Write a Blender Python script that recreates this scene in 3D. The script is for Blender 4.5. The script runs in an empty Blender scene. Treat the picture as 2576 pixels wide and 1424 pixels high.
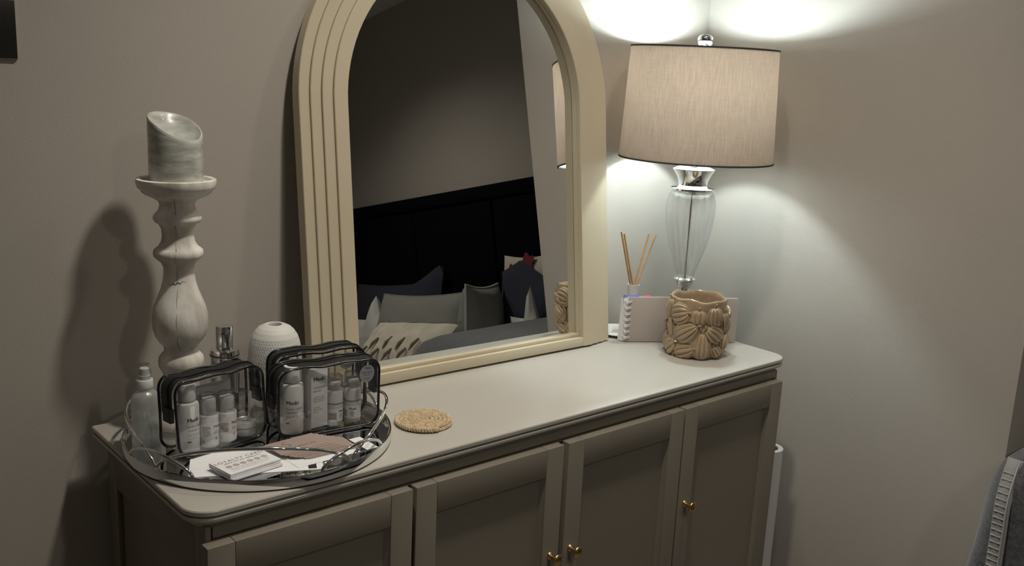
import bpy, bmesh, math, random
from mathutils import Matrix, Vector, noise
random.seed(7)
PI = math.pi
S = bpy.context.scene
COL = S.collection

# ------------------------------------------------------------------ camera, world, exposure
cam_d = bpy.data.cameras.new('camera'); cam_d.sensor_width = 36.0; cam_d.lens = 34.302
cam_d.clip_start = 0.02
cam = bpy.data.objects.new('camera', cam_d); COL.objects.link(cam)
_r = (0.7587926, -0.6496113, 0.0473169); _u = (0.1055027, 0.1942713, 0.9752578); _f = (0.6427308, 0.7350264, -0.2159474)
cam.matrix_world = Matrix(((_r[0], _u[0], -_f[0], 0.0), (_r[1], _u[1], -_f[1], 0.0), (_r[2], _u[2], -_f[2], 1.40), (0, 0, 0, 1)))
S.camera = cam
w = bpy.data.worlds.new('world'); S.world = w; w.use_nodes = True
w.node_tree.nodes['Background'].inputs[0].default_value = (0.05, 0.05, 0.05, 1)
w.node_tree.nodes['Background'].inputs[1].default_value = 0.3
S.view_settings.view_transform = 'Standard'; S.view_settings.look = 'None'
S.view_settings.gamma = 1.0; S.view_settings.use_curve_mapping = False
S.view_settings.exposure = 0.0
BULB = 340.0
SPOT = 50.0

# ------------------------------------------------------------------ mesh builder
class MB:
    def __init__(s): s.v = []; s.f = []
    def add(s, vs, fs, M=None):
        o = len(s.v)
        s.v += [tuple(M @ Vector(p)) if M is not None else tuple(p) for p in vs]
        s.f += [tuple(i + o for i in f) for f in fs]
        return s
    def box(s, x0, x1, y0, y1, z0, z1, b=0.0, M=None):
        if b <= 0:
            vs = [(x, y, z) for z in (z0, z1) for y in (y0, y1) for x in (x0, x1)]
            return s.add(vs, [(0, 2, 3, 1), (4, 5, 7, 6), (0, 1, 5, 4), (2, 6, 7, 3), (0, 4, 6, 2), (1, 3, 7, 5)], M)
        bm = bmesh.new()
        bmesh.ops.create_cube(bm, size=1.0)
        for v in bm.verts:
            v.co = ((x0 + x1) / 2 + v.co.x * (x1 - x0), (y0 + y1) / 2 + v.co.y * (y1 - y0), (z0 + z1) / 2 + v.co.z * (z1 - z0))
        bmesh.ops.bevel(bm, geom=bm.edges[:], offset=b, segments=2, profile=0.5, affect='EDGES')
        bm.verts.index_update()
        vs = [v.co.copy() for v in bm.verts]; fs = [[v.index for v in f.verts] for f in bm.faces]
        bm.free()
        return s.add(vs, fs, M)
    def rings(s, rings, cap0=True, cap1=True, M=None):
        n = len(rings[0]); vs = [p for r in rings for p in r]; fs = []
        for i in range(len(rings) - 1):
            for j in range(n):
                k = (j + 1) % n
                fs.append((i * n + j, i * n + k, (i + 1) * n + k, (i + 1) * n + j))
        if cap0: fs.append(tuple(range(n - 1, -1, -1)))
        if cap1: fs.append(tuple((len(rings) - 1) * n + j for j in range(n)))
        return s.add(vs, fs, M)
    def lathe(s, prof, seg=32, cap0=True, cap1=True, M=None, fn=None):
        rs = []
        for (r, z) in prof:
            ring = []
            for j in range(seg):
                t = 2 * PI * j / seg
                rr = fn(r, z, t) if fn else r
                ring.append((rr * math.cos(t), rr * math.sin(t), z))
            rs.append(ring)
        return s.rings(rs, cap0, cap1, M)
    def tube(s, path, r, seg=8, closed=False, M=None, caps=True):
        P = [Vector(p) for p in path]; n = len(P); rs = []
        ref = None
        for i in range(n):
            a = P[(i - 1) % n] if (closed or i > 0) else P[i]
            b = P[(i + 1) % n] if (closed or i < n - 1) else P[i]
            t = (b - a).normalized()
            if ref is None:
                ref = Vector((0, 0, 1)) if abs(t.z) < 0.9 else Vector((1, 0, 0))
            nrm = (ref - t * ref.dot(t)).normalized(); ref = nrm
            bn = t.cross(nrm)
            rr = r(i / max(1, n - 1)) if callable(r) else r
            rs.append([tuple(P[i] + (nrm * math.cos(2 * PI * j / seg) + bn * math.sin(2 * PI * j / seg)) * rr) for j in range(seg)])
        if closed: rs.append(rs[0])
        return s.rings(rs, caps and not closed, caps and not closed, M)
    def ribbon(s, pts, wd, z=0.0, M=None):
        # flat pen stroke in the xy plane
        vs = []; fs = []; n = len(pts)
        for i in range(n):
            a = Vector(pts[max(0, i - 1)]); b = Vector(pts[min(n - 1, i + 1)])
            t = (b - a); t = t.normalized() if t.length > 0 else Vector((1, 0))
            nn = Vector((-t.y, t.x)) * wd / 2; p = Vector(pts[i])
            vs += [(p.x + nn.x, p.y + nn.y, z), (p.x - nn.x, p.y - nn.y, z)]
        for i in range(n - 1): fs.append((2 * i, 2 * i + 1, 2 * i + 3, 2 * i + 2))
        return s.add(vs, fs, M)
    def disc(s, cx, cy, r, z, seg=24, r2=0.0, M=None):
        if r2 <= 0:
            return s.add([(cx + r * math.cos(2 * PI * j / seg), cy + r * math.sin(2 * PI * j / seg), z) for j in range(seg)], [tuple(range(seg))], M)
        o = [(cx + q * math.cos(2 * PI * j / seg), cy + q * math.sin(2 * PI * j / seg), z) for q in (r2, r) for j in range(seg)]
        return s.add(o, [(j, (j + 1) % seg, seg + (j + 1) % seg, seg + j) for j in range(seg)], M)
    def build(s, name, mat, parent=None, smooth=40, loc=None, rotz=0.0, recalc=True):
        me = bpy.data.meshes.new(name)
        me.from_pydata(s.v, [], s.f)
        if recalc:
            bm = bmesh.new(); bm.from_mesh(me)
            bmesh.ops.recalc_face_normals(bm, faces=bm.faces[:]); bm.to_mesh(me); bm.free()
        if smooth:
            me.polygons.foreach_set('use_smooth', [True] * len(me.polygons))
            me.set_sharp_from_angle(angle=math.radians(smooth))
        me.materials.append(mat); me.update()
        o = bpy.data.objects.new(name, me); COL.objects.link(o)
        if parent is not None: o.parent = parent
        if loc is not None: o.location = loc
        o.rotation_euler.z = rotz
        return o

def tag(o, label, cat, group=None):
    o['label'] = label; o['category'] = cat
    if group: o['group'] = group
    return o
def thing(name, label, cat, loc=(0, 0, 0), rotz=0.0, group=None):
    o = bpy.data.objects.new(name, None); COL.objects.link(o)
    o.empty_display_size = 0.02; o.location = loc; o.rotation_euler = (0, 0, rotz)
    return tag(o, label, cat, group)
def struct(o): o['kind'] = 'structure'; return o

def T(x=0, y=0, z=0): return Matrix.Translation((x, y, z))
def RX(a): return Matrix.Rotation(a, 4, 'X')
def RY(a): return Matrix.Rotation(a, 4, 'Y')
def RZ(a): return Matrix.Rotation(a, 4, 'Z')

_txt = {}
def text_shape(body, size=1.0, offset=0.0, shear=0.0, space=1.0, align='LEFT', line=1.0):
    k = (body, size, offset, shear, space, align, line)
    if k in _txt: return _txt[k]
    c = bpy.data.curves.new('lettering', 'FONT'); c.body = body; c.size = size; c.offset = offset * size
    c.shear = shear; c.space_character = space; c.align_x = align; c.space_line = line; c.resolution_u = 3
    o = bpy.data.objects.new('lettering', c); COL.objects.link(o)
    dg = bpy.context.evaluated_depsgraph_get()
    me = bpy.data.meshes.new_from_object(o.evaluated_get(dg))
    vs = [tuple(v.co) for v in me.vertices]; fs = [tuple(p.vertices) for p in me.polygons]
    bpy.data.objects.remove(o); bpy.data.curves.remove(c); bpy.data.meshes.remove(me)
    _txt[k] = (vs, fs); return _txt[k]
def put_text(mb, body, x, y, size, R=None, M=None, z=0.0, **kw):
    vs, fs = text_shape(body, size, **kw)
    if R is None: return mb.add([(x + p[0], y + p[1], z) for p in vs], fs, M)
    return mb.add([(R * math.sin((x + p[0]) / R), -R * math.cos((x + p[0]) / R), y + p[1]) for p in vs], fs, M)
def put_bar(mb, x0, x1, y0, y1, R=None, M=None, z=0.0):
    if R is None: return mb.add([(x0, y0, z), (x1, y0, z), (x1, y1, z), (x0, y1, z)], [(0, 1, 2, 3)], M)
    n = max(2, int((x1 - x0) / 0.002) + 1)
    vs = []
    for i in range(n + 1):
        a = (x0 + (x1 - x0) * i / n) / R
        vs += [(R * math.sin(a), -R * math.cos(a), y0), (R * math.sin(a), -R * math.cos(a), y1)]
    return mb.add(vs, [(2 * i, 2 * i + 2, 2 * i + 3, 2 * i + 1) for i in range(n)], M)

# ------------------------------------------------------------------ materials (all node based)
def new_mat(name):
    m = bpy.data.materials.new(name); m.use_nodes = True
    nt = m.node_tree; nt.nodes.clear()
    out = nt.nodes.new('ShaderNodeOutputMaterial')
    return m, nt, out
def pbr(name, col, rough=0.5, metal=0.0, bump=0.0, scale=200.0, var=0.0, vscale=8.0, stretch=(1, 1, 1), spec=0.5, sheen=0.0, coat=0.0, detail=3.0, dark=None):
    m, nt, out = new_mat(name); N = nt.nodes; L = nt.links
    b = N.new('ShaderNodeBsdfPrincipled'); L.new(b.outputs[0], out.inputs[0])
    b.inputs['Base Color'].default_value = (*col, 1); b.inputs['Roughness'].default_value = rough
    b.inputs['Metallic'].default_value = metal; b.inputs['Specular IOR Level'].default_value = spec
    b.inputs['Sheen Weight'].default_value = sheen; b.inputs['Coat Weight'].default_value = coat
    if bump or var:
        tc = N.new('ShaderNodeTexCoord'); mp = N.new('ShaderNodeMapping'); mp.inputs['Scale'].default_value = stretch
        L.new(tc.outputs['Object'], mp.inputs[0])
    if bump:
        n = N.new('ShaderNodeTexNoise'); n.inputs['Scale'].default_value = scale; n.inputs['Detail'].default_value = detail
        L.new(mp.outputs[0], n.inputs['Vector'])
        bp = N.new('ShaderNodeBump'); bp.inputs['Strength'].default_value = bump; bp.inputs['Distance'].default_value = 0.002
        L.new(n.outputs['Fac'], bp.inputs['Height']); L.new(bp.outputs[0], b.inputs['Normal'])
    if var:
        n2 = N.new('ShaderNodeTexNoise'); n2.inputs['Scale'].default_value = vscale; n2.inputs['Detail'].default_value = 4.0
        L.new(mp.outputs[0], n2.inputs['Vector'])
        cr = N.new('ShaderNodeValToRGB')
        d = dark if dark else tuple(c * (1 - var) for c in col)
        cr.color_ramp.elements[0].position = 0.35; cr.color_ramp.elements[1].position = 0.62
        cr.color_ramp.elements[0].color = (*d, 1); cr.color_ramp.elements[1].color = (*col, 1)
        L.new(n2.outputs['Fac'], cr.inputs[0]); L.new(cr.outputs[0], b.inputs['Base Color'])
    return m
def clear_film(name, tint, gloss_rough, edge=0.55, base=0.05, bump=0.0, scale=30.0, edge_tint=None):
    # thin clear wall: see-through with a Fresnel-like reflection
    m, nt, out = new_mat(name); N = nt.nodes; L = nt.links
    tr = N.new('ShaderNodeBsdfTransparent'); tr.inputs[0].default_value = (*tint, 1)
    gl = N.new('ShaderNodeBsdfGlossy'); gl.inputs['Roughness'].default_value = gloss_rough; gl.inputs[0].default_value = (0.95, 0.95, 0.95, 1)
    lw = N.new('ShaderNodeLayerWeight'); lw.inputs['Blend'].default_value = 0.25
    mr = N.new('ShaderNodeMapRange'); mr.inputs['To Min'].default_value = base; mr.inputs['To Max'].default_value = edge
    L.new(lw.outputs['Facing'], mr.inputs['Value'])
    mx = N.new('ShaderNodeMixShader'); L.new(mr.outputs[0], mx.inputs[0]); L.new(tr.outputs[0], mx.inputs[1]); L.new(gl.outputs[0], mx.inputs[2])
    if edge_tint:
        mc = N.new('ShaderNodeMix'); mc.data_type = 'RGBA'
        L.new(lw.outputs['Facing'], mc.inputs['Factor'])
        mc.inputs['A'].default_value = (*tint, 1); mc.inputs['B'].default_value = (*edge_tint, 1)
        L.new(mc.outputs['Result'], tr.inputs[0])
    if bump:
        tc = N.new('ShaderNodeTexCoord'); n = N.new('ShaderNodeTexNoise'); n.inputs['Scale'].default_value = scale
        L.new(tc.outputs['Object'], n.inputs['Vector'])
        bp = N.new('ShaderNodeBump'); bp.inputs['Strength'].default_value = bump; bp.inputs['Distance'].default_value = 0.01
        L.new(n.outputs['Fac'], bp.inputs['Height']); L.new(bp.outputs[0], gl.inputs['Normal'])
    L.new(mx.outputs[0], out.inputs[0])
    return m
def shade_mat(name, c1, c2, tcol, tfac, weave=True):
    m, nt, out = new_mat(name); N = nt.nodes; L = nt.links
    df = N.new('ShaderNodeBsdfDiffuse'); tl = N.new('ShaderNodeBsdfTranslucent'); mx = N.new('ShaderNodeMixShader')
    mx.inputs[0].default_value = tfac
    df.inputs[0].default_value = (*c1, 1); tl.inputs[0].default_value = (*tcol, 1)
    if weave:
        tc = N.new('ShaderNodeTexCoord')
        fac = []
        for sc, det, (lo, hi) in (((620, 620, 14), 3, (0.30, 0.72)), ((40, 40, 620), 2, (0.25, 0.8))):
            mp = N.new('ShaderNodeMapping'); mp.inputs['Scale'].default_value = sc; L.new(tc.outputs['Object'], mp.inputs[0])
            n = N.new('ShaderNodeTexNoise'); n.inputs['Scale'].default_value = 1.0; n.inputs['Detail'].default_value = det
            L.new(mp.outputs[0], n.inputs['Vector'])
            mr = N.new('ShaderNodeMapRange'); mr.inputs['From Min'].default_value = lo; mr.inputs['From Max'].default_value = hi
            L.new(n.outputs['Fac'], mr.inputs['Value']); fac.append(mr)
        ma = N.new('ShaderNodeMath'); ma.operation = 'MULTIPLY_ADD'; ma.inputs[1].default_value = 0.7
        ml = N.new('ShaderNodeMath'); ml.operation = 'MULTIPLY'; ml.inputs[1].default_value = 0.3
        L.new(fac[1].outputs[0], ml.inputs[0]); L.new(fac[0].outputs[0], ma.inputs[0]); L.new(ml.outputs[0], ma.inputs[2])
        for node, (a, b) in ((df, (c2, c1)), (tl, (tuple(x * 0.70 for x in tcol), tcol))):
            mc = N.new('ShaderNodeMix'); mc.data_type = 'RGBA'
            mc.inputs['A'].default_value = (*a, 1); mc.inputs['B'].default_value = (*b, 1)
            L.new(ma.outputs[0], mc.inputs['Factor']); L.new(mc.outputs['Result'], node.inputs[0])
    L.new(df.outputs[0], mx.inputs[1]); L.new(tl.outputs[0], mx.inputs[2]); L.new(mx.outputs[0], out.inputs[0])
    return m
def emit(name, col, st):
    m, nt, out = new_mat(name); e = nt.nodes.new('ShaderNodeEmission')
    e.inputs[0].default_value = (*col, 1); e.inputs[1].default_value = st
    nt.links.new(e.outputs[0], out.inputs[0]); return m
def holo(name):
    m = pbr(name, (0.75, 0.78, 0.76), 0.22, 0.85)
    b = [n for n in m.node_tree.nodes if n.type == 'BSDF_PRINCIPLED'][0]
    b.inputs['Thin Film Thickness'].default_value = 520; b.inputs['Thin Film IOR'].default_value = 1.6
    return m
def frosted(name, col, mixt):
    m, nt, out = new_mat(name); N = nt.nodes; L = nt.links
    a = N.new('ShaderNodeBsdfDiffuse'); a.inputs[0].default_value = (*col, 1)
    t = N.new('ShaderNodeBsdfTranslucent'); t.inputs[0].default_value = (*col, 1)
    x = N.new('ShaderNodeMixShader'); x.inputs[0].default_value = 0.5; L.new(a.outputs[0], x.inputs[1]); L.new(t.outputs[0], x.inputs[2])
    tr = N.new('ShaderNodeBsdfTransparent'); tr.inputs[0].default_value = (0.9, 0.92, 0.92, 1)
    y = N.new('ShaderNodeMixShader'); y.inputs[0].default_value = mixt; L.new(x.outputs[0], y.inputs[1]); L.new(tr.outputs[0], y.inputs[2])
    g = N.new('ShaderNodeBsdfGlossy'); g.inputs['Roughness'].default_value = 0.28
    z = N.new('ShaderNodeMixShader'); z.inputs[0].default_value = 0.07; L.new(y.outputs[0], z.inputs[1]); L.new(g.outputs[0], z.inputs[2])
    L.new(z.outputs[0], out.inputs[0]); return m

M = dict(
    wall=pbr('wall_paint', (0.46, 0.422, 0.370), 0.75, bump=0.12, scale=260, var=0.03, vscale=2.5, spec=0.25),
    ceil=pbr('ceiling_paint', (0.80, 0.79, 0.77), 0.85, bump=0.05, scale=150),
    floor=pbr('carpet', (0.22, 0.20, 0.18), 0.95, bump=0.6, scale=500, var=0.2, vscale=60),
    skirt=pbr('skirting_paint', (0.72, 0.71, 0.69), 0.4, bump=0.02, scale=80),
    side=pbr('taupe_paint_shaded', (0.212, 0.188, 0.150), 0.42, bump=0.03, scale=300, var=0.03, vscale=4, spec=0.4),  # same paint as the worktop, darkened: shade of the front put into the colour
    top=pbr('taupe_paint_lit', (0.475, 0.45, 0.40), 0.30, bump=0.015, scale=400, var=0.03, vscale=5, spec=0.5),  # lighter copy of the door paint: light on the top put into the colour
    brass=pbr('brass', (0.62, 0.42, 0.20), 0.28, 1.0, bump=0.03, scale=300),
    frame=pbr('mirror_frame', (0.555, 0.485, 0.35), 0.5, bump=0.03, scale=250, var=0.03, vscale=6),
    mirror=pbr('mirror_glass', (0.86, 0.87, 0.86), 0.0, 1.0),
    backing=pbr('backing_board', (0.20, 0.17, 0.13), 0.8, bump=0.1, scale=200),
    chrome=pbr('chrome', (0.82, 0.83, 0.84), 0.05, 1.0),
    traymirror=pbr('tray_mirror', (0.62, 0.63, 0.64), 0.015, 1.0),
    steel=pbr('brushed_steel', (0.62, 0.62, 0.62), 0.28, 1.0, bump=0.05, scale=60, stretch=(8, 8, 1)),
    glass=clear_film('lamp_glass', (0.992, 0.995, 0.995), 0.02, edge=0.42, base=0.02, edge_tint=(0.86, 0.88, 0.89)),
    pvc=clear_film('clear_vinyl', (0.92, 0.92, 0.915), 0.07, edge=0.5, base=0.075, bump=0.25, scale=22),
    clearcap=clear_film('clear_cap', (0.90, 0.90, 0.90), 0.08, edge=0.6, base=0.08, edge_tint=(0.6, 0.6, 0.6)),
    blackvinyl=pbr('black_vinyl', (0.006, 0.006, 0.007), 0.22, spec=0.6, bump=0.06, scale=180),
    blackzip=pbr('black_zip_tape', (0.010, 0.010, 0.011), 0.45, bump=0.5, scale=900),
    linen=shade_mat('linen_shade', (0.44, 0.37, 0.33), (0.27, 0.225, 0.20), (0.55, 0.41, 0.32), 0.24),
    lining=shade_mat('shade_lining', (0.85, 0.84, 0.80), (0.8, 0.8, 0.8), (0.80, 0.76, 0.68), 0.42, weave=False),
    trimdark=pbr('dark_trim', (0.05, 0.043, 0.04), 0.7, bump=0.2, scale=500),
    bulb=emit('lit_bulb', (0.80, 0.95, 1.0), BULB),
    plastic=pbr('white_plastic', (0.70, 0.70, 0.69), 0.4, bump=0.01, scale=100),
    label=pbr('printed_label', (0.74, 0.74, 0.735), 0.5, bump=0.01, scale=100),
    serum=pbr('pale_serum_glass', (0.60, 0.585, 0.57), 0.15, coat=0.5, bump=0.005, scale=40),
    carton=pbr('white_carton', (0.70, 0.69, 0.68), 0.55, bump=0.02, scale=200),
    ink=pbr('black_ink', (0.012, 0.012, 0.012), 0.6, bump=0.01, scale=100),
    greyink=pbr('grey_ink', (0.16, 0.16, 0.16), 0.6, bump=0.01, scale=100),
    pinkdot=pbr('pink_grey_ink', (0.50, 0.41, 0.385), 0.6, bump=0.01, scale=100),
    tin=pbr('aluminium_tin', (0.60, 0.61, 0.61), 0.36, 0.55, bump=0.02, scale=200),
    frost=frosted('frosted_bottle', (0.66, 0.68, 0.66), 0.42),
    paper=pbr('white_paper', (0.86, 0.86, 0.86), 0.6, bump=0.02, scale=150),
    card=pbr('white_card', (0.86, 0.85, 0.86), 0.45, bump=0.01, scale=150),
    browncard=pbr('taupe_card', (0.37, 0.285, 0.245), 0.55, bump=0.02, scale=200),
    wax=pbr('grey_wax', (0.58, 0.585, 0.53), 0.30, bump=0.25, scale=90, var=0.45, vscale=35, stretch=(0.6, 0.6, 2.2), coat=0.25),
    wood=pbr('whitewashed_wood', (0.86, 0.825, 0.76), 0.62, bump=0.25, scale=120, var=0.30, vscale=26, stretch=(1, 1, 0.35), dark=(0.50, 0.46, 0.40)),
    crack=pbr('wood_crack', (0.06, 0.05, 0.04), 0.9, bump=0.1, scale=100),
    ceramic=pbr('white_bisque', (0.66, 0.65, 0.61), 0.6, bump=0.05, scale=400),
    whiteglaze=pbr('white_glaze', (0.82, 0.80, 0.77), 0.3, bump=0.01, scale=80),
    glaze=pbr('brown_glaze', (0.40, 0.295, 0.185), 0.16, bump=0.03, scale=60, var=0.22, vscale=30, coat=0.4),
    jute=pbr('jute_fibre', (0.64, 0.49, 0.30), 0.85, bump=0.6, scale=700, var=0.35, vscale=160),
    reed=pbr('reed_stick', (0.58, 0.33, 0.14), 0.6, bump=0.1, scale=300, var=0.2, vscale=60),
    notecover=pbr('taupe_cover', (0.46, 0.41, 0.37), 0.55, bump=0.06, scale=300),
    wire=pbr('white_wire', (0.80, 0.80, 0.80), 0.3, bump=0.01, scale=50),
    purple=pbr('purple_tab', (0.26, 0.24, 0.72), 0.5, bump=0.01, scale=50),
    pink=pbr('pink_tab', (0.85, 0.22, 0.45), 0.5, bump=0.01, scale=50),
    switch=pbr('black_nickel', (0.045, 0.042, 0.04), 0.30, 0.6, bump=0.02, scale=300),
    switchedge=pbr('bright_edge', (0.62, 0.56, 0.47), 0.30, 0.7, bump=0.01, scale=100),
    rollpaper=pbr('white_roll_paper', (0.70, 0.69, 0.68), 0.6, bump=0.03, scale=120),
    cardcore=pbr('roll_core', (0.30, 0.22, 0.15), 0.8, bump=0.1, scale=100),
    fleece=pbr('grey_fleece', (0.088, 0.091, 0.098), 0.95, bump=1.0, scale=420, var=0.5, vscale=130, sheen=0.4, detail=6),
    hem=pbr('pale_hem', (0.28, 0.28, 0.28), 0.9, bump=0.5, scale=300),
    stitch=pbr('pale_thread', (0.36, 0.35, 0.34), 0.8, bump=0.2, scale=300),
    navy=pbr('navy_velvet', (0.004, 0.0045, 0.0072), 0.9, sheen=0.0, spec=0.03, bump=0.15, scale=200),
    bluepil=pbr('navy_cotton', (0.022, 0.026, 0.045), 0.9, bump=0.3, scale=60),
    whitepil=pbr('white_cotton', (0.55, 0.56, 0.52), 0.9, bump=0.3, scale=40),
    greypil=pbr('sage_grey_velvet', (0.20, 0.205, 0.18), 0.8, bump=0.3, scale=35, sheen=0.2),
    creampil=pbr('cream_cotton', (0.60, 0.56, 0.46), 0.9, bump=0.5, scale=120, var=0.15, vscale=20),
    tassel=pbr('brown_tassel', (0.22, 0.17, 0.12), 0.9, bump=0.6, scale=300),
    redflower=pbr('dark_red_print', (0.16, 0.012, 0.02), 0.8, bump=0.2, scale=100),
    greyduvet=pbr('slate_grey_cotton', (0.13, 0.14, 0.155), 0.9, bump=0.3, scale=30),
    couchvinyl=pbr('couch_vinyl', (0.05, 0.05, 0.05), 0.5, bump=0.1, scale=300),
    couchwood=pbr('couch_wood', (0.35, 0.22, 0.12), 0.5, bump=0.1, scale=60, stretch=(1, 1, 0.1)),
    holo=holo('holographic_foil'),
)

# ------------------------------------------------------------------ room shell
YB, XR, YE, XF, XL, YF, H = 1.605, 2.018, 0.745, 2.96, -1.3, -2.5, 2.40
struct(MB().box(XL - .1, XF + .1, YF - .1, YB + .1, -0.1, 0).build('floor', M['floor'], smooth=0))
struct(MB().box(XL - .1, XF + .1, YF - .1, YB + .1, H, H + .1).build('ceiling', M['ceil'], smooth=0))
struct(MB().box(XL - .1, XR, YB, YB + .1, 0, H).build('wall_back', M['wall'], smooth=0))
struct(MB().box(XR, XF + .1, YE, YB + .1, 0, H).build('wall_right', M['wall'], smooth=0))
struct(MB().box(XF, XF + .1, YF - .1, YE, 0, H).build('wall_east', M['wall'], smooth=0))
struct(MB().box(XL - .1, XF, YF - .1, YF, 0, H).build('wall_front', M['wall'], smooth=0))
struct(MB().box(XL - .1, XL, YF, YB, 0, H).build('wall_left', M['wall'], smooth=0))
struct(MB().box(XL, XR, YB - .016, YB, 0, .12, .004).build('baseboard_back', M['skirt']))
struct(MB().box(XR - .016, XR, YE, YB - .016, 0, .12, .004).build('baseboard_right', M['skirt']))

# ------------------------------------------------------------------ ceiling downlights above the frame: first read from candlestick shadow, other three added fill
M['lens'] = emit('downlight_lens', (1.0, 0.86, 0.70), 12.0)
def downlight(x, y, power, label, size=122, col=(1.0, .93, .83)):  # also builds the added fill lights
    t = thing('ceiling_downlight', label, 'downlight', (x, y, H), 0, 'recessed ceiling downlights')
    MB().lathe([(.030, -.0005), (.044, -.0005), (.045, -.0020), (.043, -.0045), (.034, -.0050), (.030, -.0030), (.030, -.0005)], 40, False, False).build('bezel', M['chrome'], t, smooth=40)
    MB().disc(0, 0, .0298, -.0012, 32).build('lens', M['lens'], t, smooth=0)
    ld = bpy.data.lights.new('downlight_beam', 'SPOT'); ld.energy = power; ld.color = col
    ld.spot_size = math.radians(size); ld.spot_blend = 1.0; ld.shadow_soft_size = .045
    lo = bpy.data.objects.new('downlight_beam', ld); COL.objects.link(lo); lo.parent = t; lo.location = (0, 0, -.050)
downlight(.90, .90, SPOT, 'ceiling downlight in front of the sideboard')
downlight(1.50, .98, 22.0, 'added fill downlight above the lamp end of the sideboard', 108)  # added fill, lifts the right wall beside the lamp
downlight(1.95, -1.0, 34.0, 'added fill downlight over the bed', 138)  # added fill, brightens the bed and far wall in the mirror
downlight(.75, -.75, 25.0, 'added fill downlight in the middle of the room', 170)  # added frontal fill for the doors and candlestick

# ------------------------------------------------------------------ sideboard
ZT = 0.80
def rounded_front(x0, x1, y0, y1, r, n=8):
    # plan outline with rounded front corners (front is -y) and square back corners
    p = [(x1, y1), (x0, y1)]
    for i in range(n + 1):
        a = PI + (PI / 2) * i / n; p.append((x0 + r + r * math.cos(a), y0 + r + r * math.sin(a)))
    for i in range(n + 1):
        a = 1.5 * PI + (PI / 2) * i / n; p.append((x1 - r + r * math.cos(a), y0 + r + r * math.sin(a)))
    return p
sb = thing('sideboard', 'long taupe painted sideboard with four panelled doors and brass knobs', 'sideboard', (1.16, 1.36, 0))
ox, oy = 1.16, 1.36
mb = MB(); rings = []
for ins, z in ((.0040, .8000), (.0012, .7994), (.0, .7975), (.0, .7925), (.0010, .7912), (.0065, .7908), (.0065, .7888), (.0010, .7882), (.0002, .7868), (.0004, .7835), (.0022, .7812), (.0080, .7775), (.0125, .7745), (.0130, .7720)):
    o = rounded_front(.475 + ins, 1.848 - ins, 1.162 + ins, 1.560, .040 - ins)
    rings.append([(x - ox, y - oy, z) for x, y in o])
mb.rings(rings[::-1]).build('worktop', M['top'], sb, smooth=28)
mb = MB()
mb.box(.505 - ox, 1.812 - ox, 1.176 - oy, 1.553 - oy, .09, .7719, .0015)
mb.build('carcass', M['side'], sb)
for sx, nm in ((.497, 'side'), (1.812, 'side')):
    for y0, y1, z0, z1 in ((1.172, 1.210, .09, .7719), (1.519, 1.555, .09, .7719), (1.210, 1.519, .70, .7719), (1.210, 1.519, .09, .16)):
        MB().box(sx - ox, sx + .008 - ox, y0 - oy, y1 - oy, z0, z1, .001).build('side_frame', M['side'], sb)
MB().box(.507 - ox, 1.812 - ox, 1.1705 - oy, 1.176 - oy, .7555, .7719, .001).build('frieze', M['side'], sb)
MB().box(.52 - ox, 1.80 - ox, 1.19 - oy, 1.545 - oy, 0, .09, .002).build('plinth', M['side'], sb)
def knob(parent, x, z, y):
    mb = MB()
    prof = [(.0, 0), (.0078, 0), (.0078, .0012), (.0065, .0030), (.0040, .0045), (.0034, .009), (.0036, .013), (.0060, .0165), (.0105, .0190), (.0117, .0208), (.0115, .0225), (.0098, .0240), (.005, .0248), (.0, .025)]
    mb.lathe(prof, 24, False, False, T(x, y, z) @ RX(PI / 2))
    k = mb.build('knob', M['brass'], parent, smooth=50); k['label'] = 'small brass knob'
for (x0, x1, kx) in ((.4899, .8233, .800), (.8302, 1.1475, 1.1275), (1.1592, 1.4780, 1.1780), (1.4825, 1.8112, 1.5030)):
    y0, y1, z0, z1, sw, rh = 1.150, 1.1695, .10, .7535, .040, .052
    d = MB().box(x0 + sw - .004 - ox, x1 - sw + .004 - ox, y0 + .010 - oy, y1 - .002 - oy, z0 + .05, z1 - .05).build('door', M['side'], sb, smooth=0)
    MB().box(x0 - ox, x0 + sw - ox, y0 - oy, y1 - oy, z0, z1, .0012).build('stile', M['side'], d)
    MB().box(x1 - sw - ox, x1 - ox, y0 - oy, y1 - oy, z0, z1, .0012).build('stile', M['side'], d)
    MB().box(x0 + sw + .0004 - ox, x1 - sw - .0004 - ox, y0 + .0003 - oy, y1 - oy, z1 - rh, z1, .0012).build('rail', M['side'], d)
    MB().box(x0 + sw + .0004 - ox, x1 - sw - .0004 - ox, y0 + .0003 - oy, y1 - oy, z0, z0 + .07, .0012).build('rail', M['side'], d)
    # bevelled bead between frame and panel
    bd = MB()
    for i in range(4):
        xa, xb, za, zb = x0 + sw - ox, x1 - sw - ox, z0 + .07, z1 - rh
        c = [(xa, za), (xb, za), (xb, zb), (xa, zb)]; e = [(xa + .007, za + .007), (xb - .007, za + .007), (xb - .007, zb - .007), (xa + .007, zb - .007)]
        j = (i + 1) % 4
        bd.add([(c[i][0], y0 + .003 - oy, c[i][1]), (c[j][0], y0 + .003 - oy, c[j][1]), (e[j][0], y0 + .0098 - oy, e[j][1]), (e[i][0], y0 + .0098 - oy, e[i][1])], [(0, 1, 2, 3)])
    bd.build('bead', M['side'], d, smooth=0, recalc=False)
    knob(d, kx - ox, .546, y0 - oy)

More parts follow.
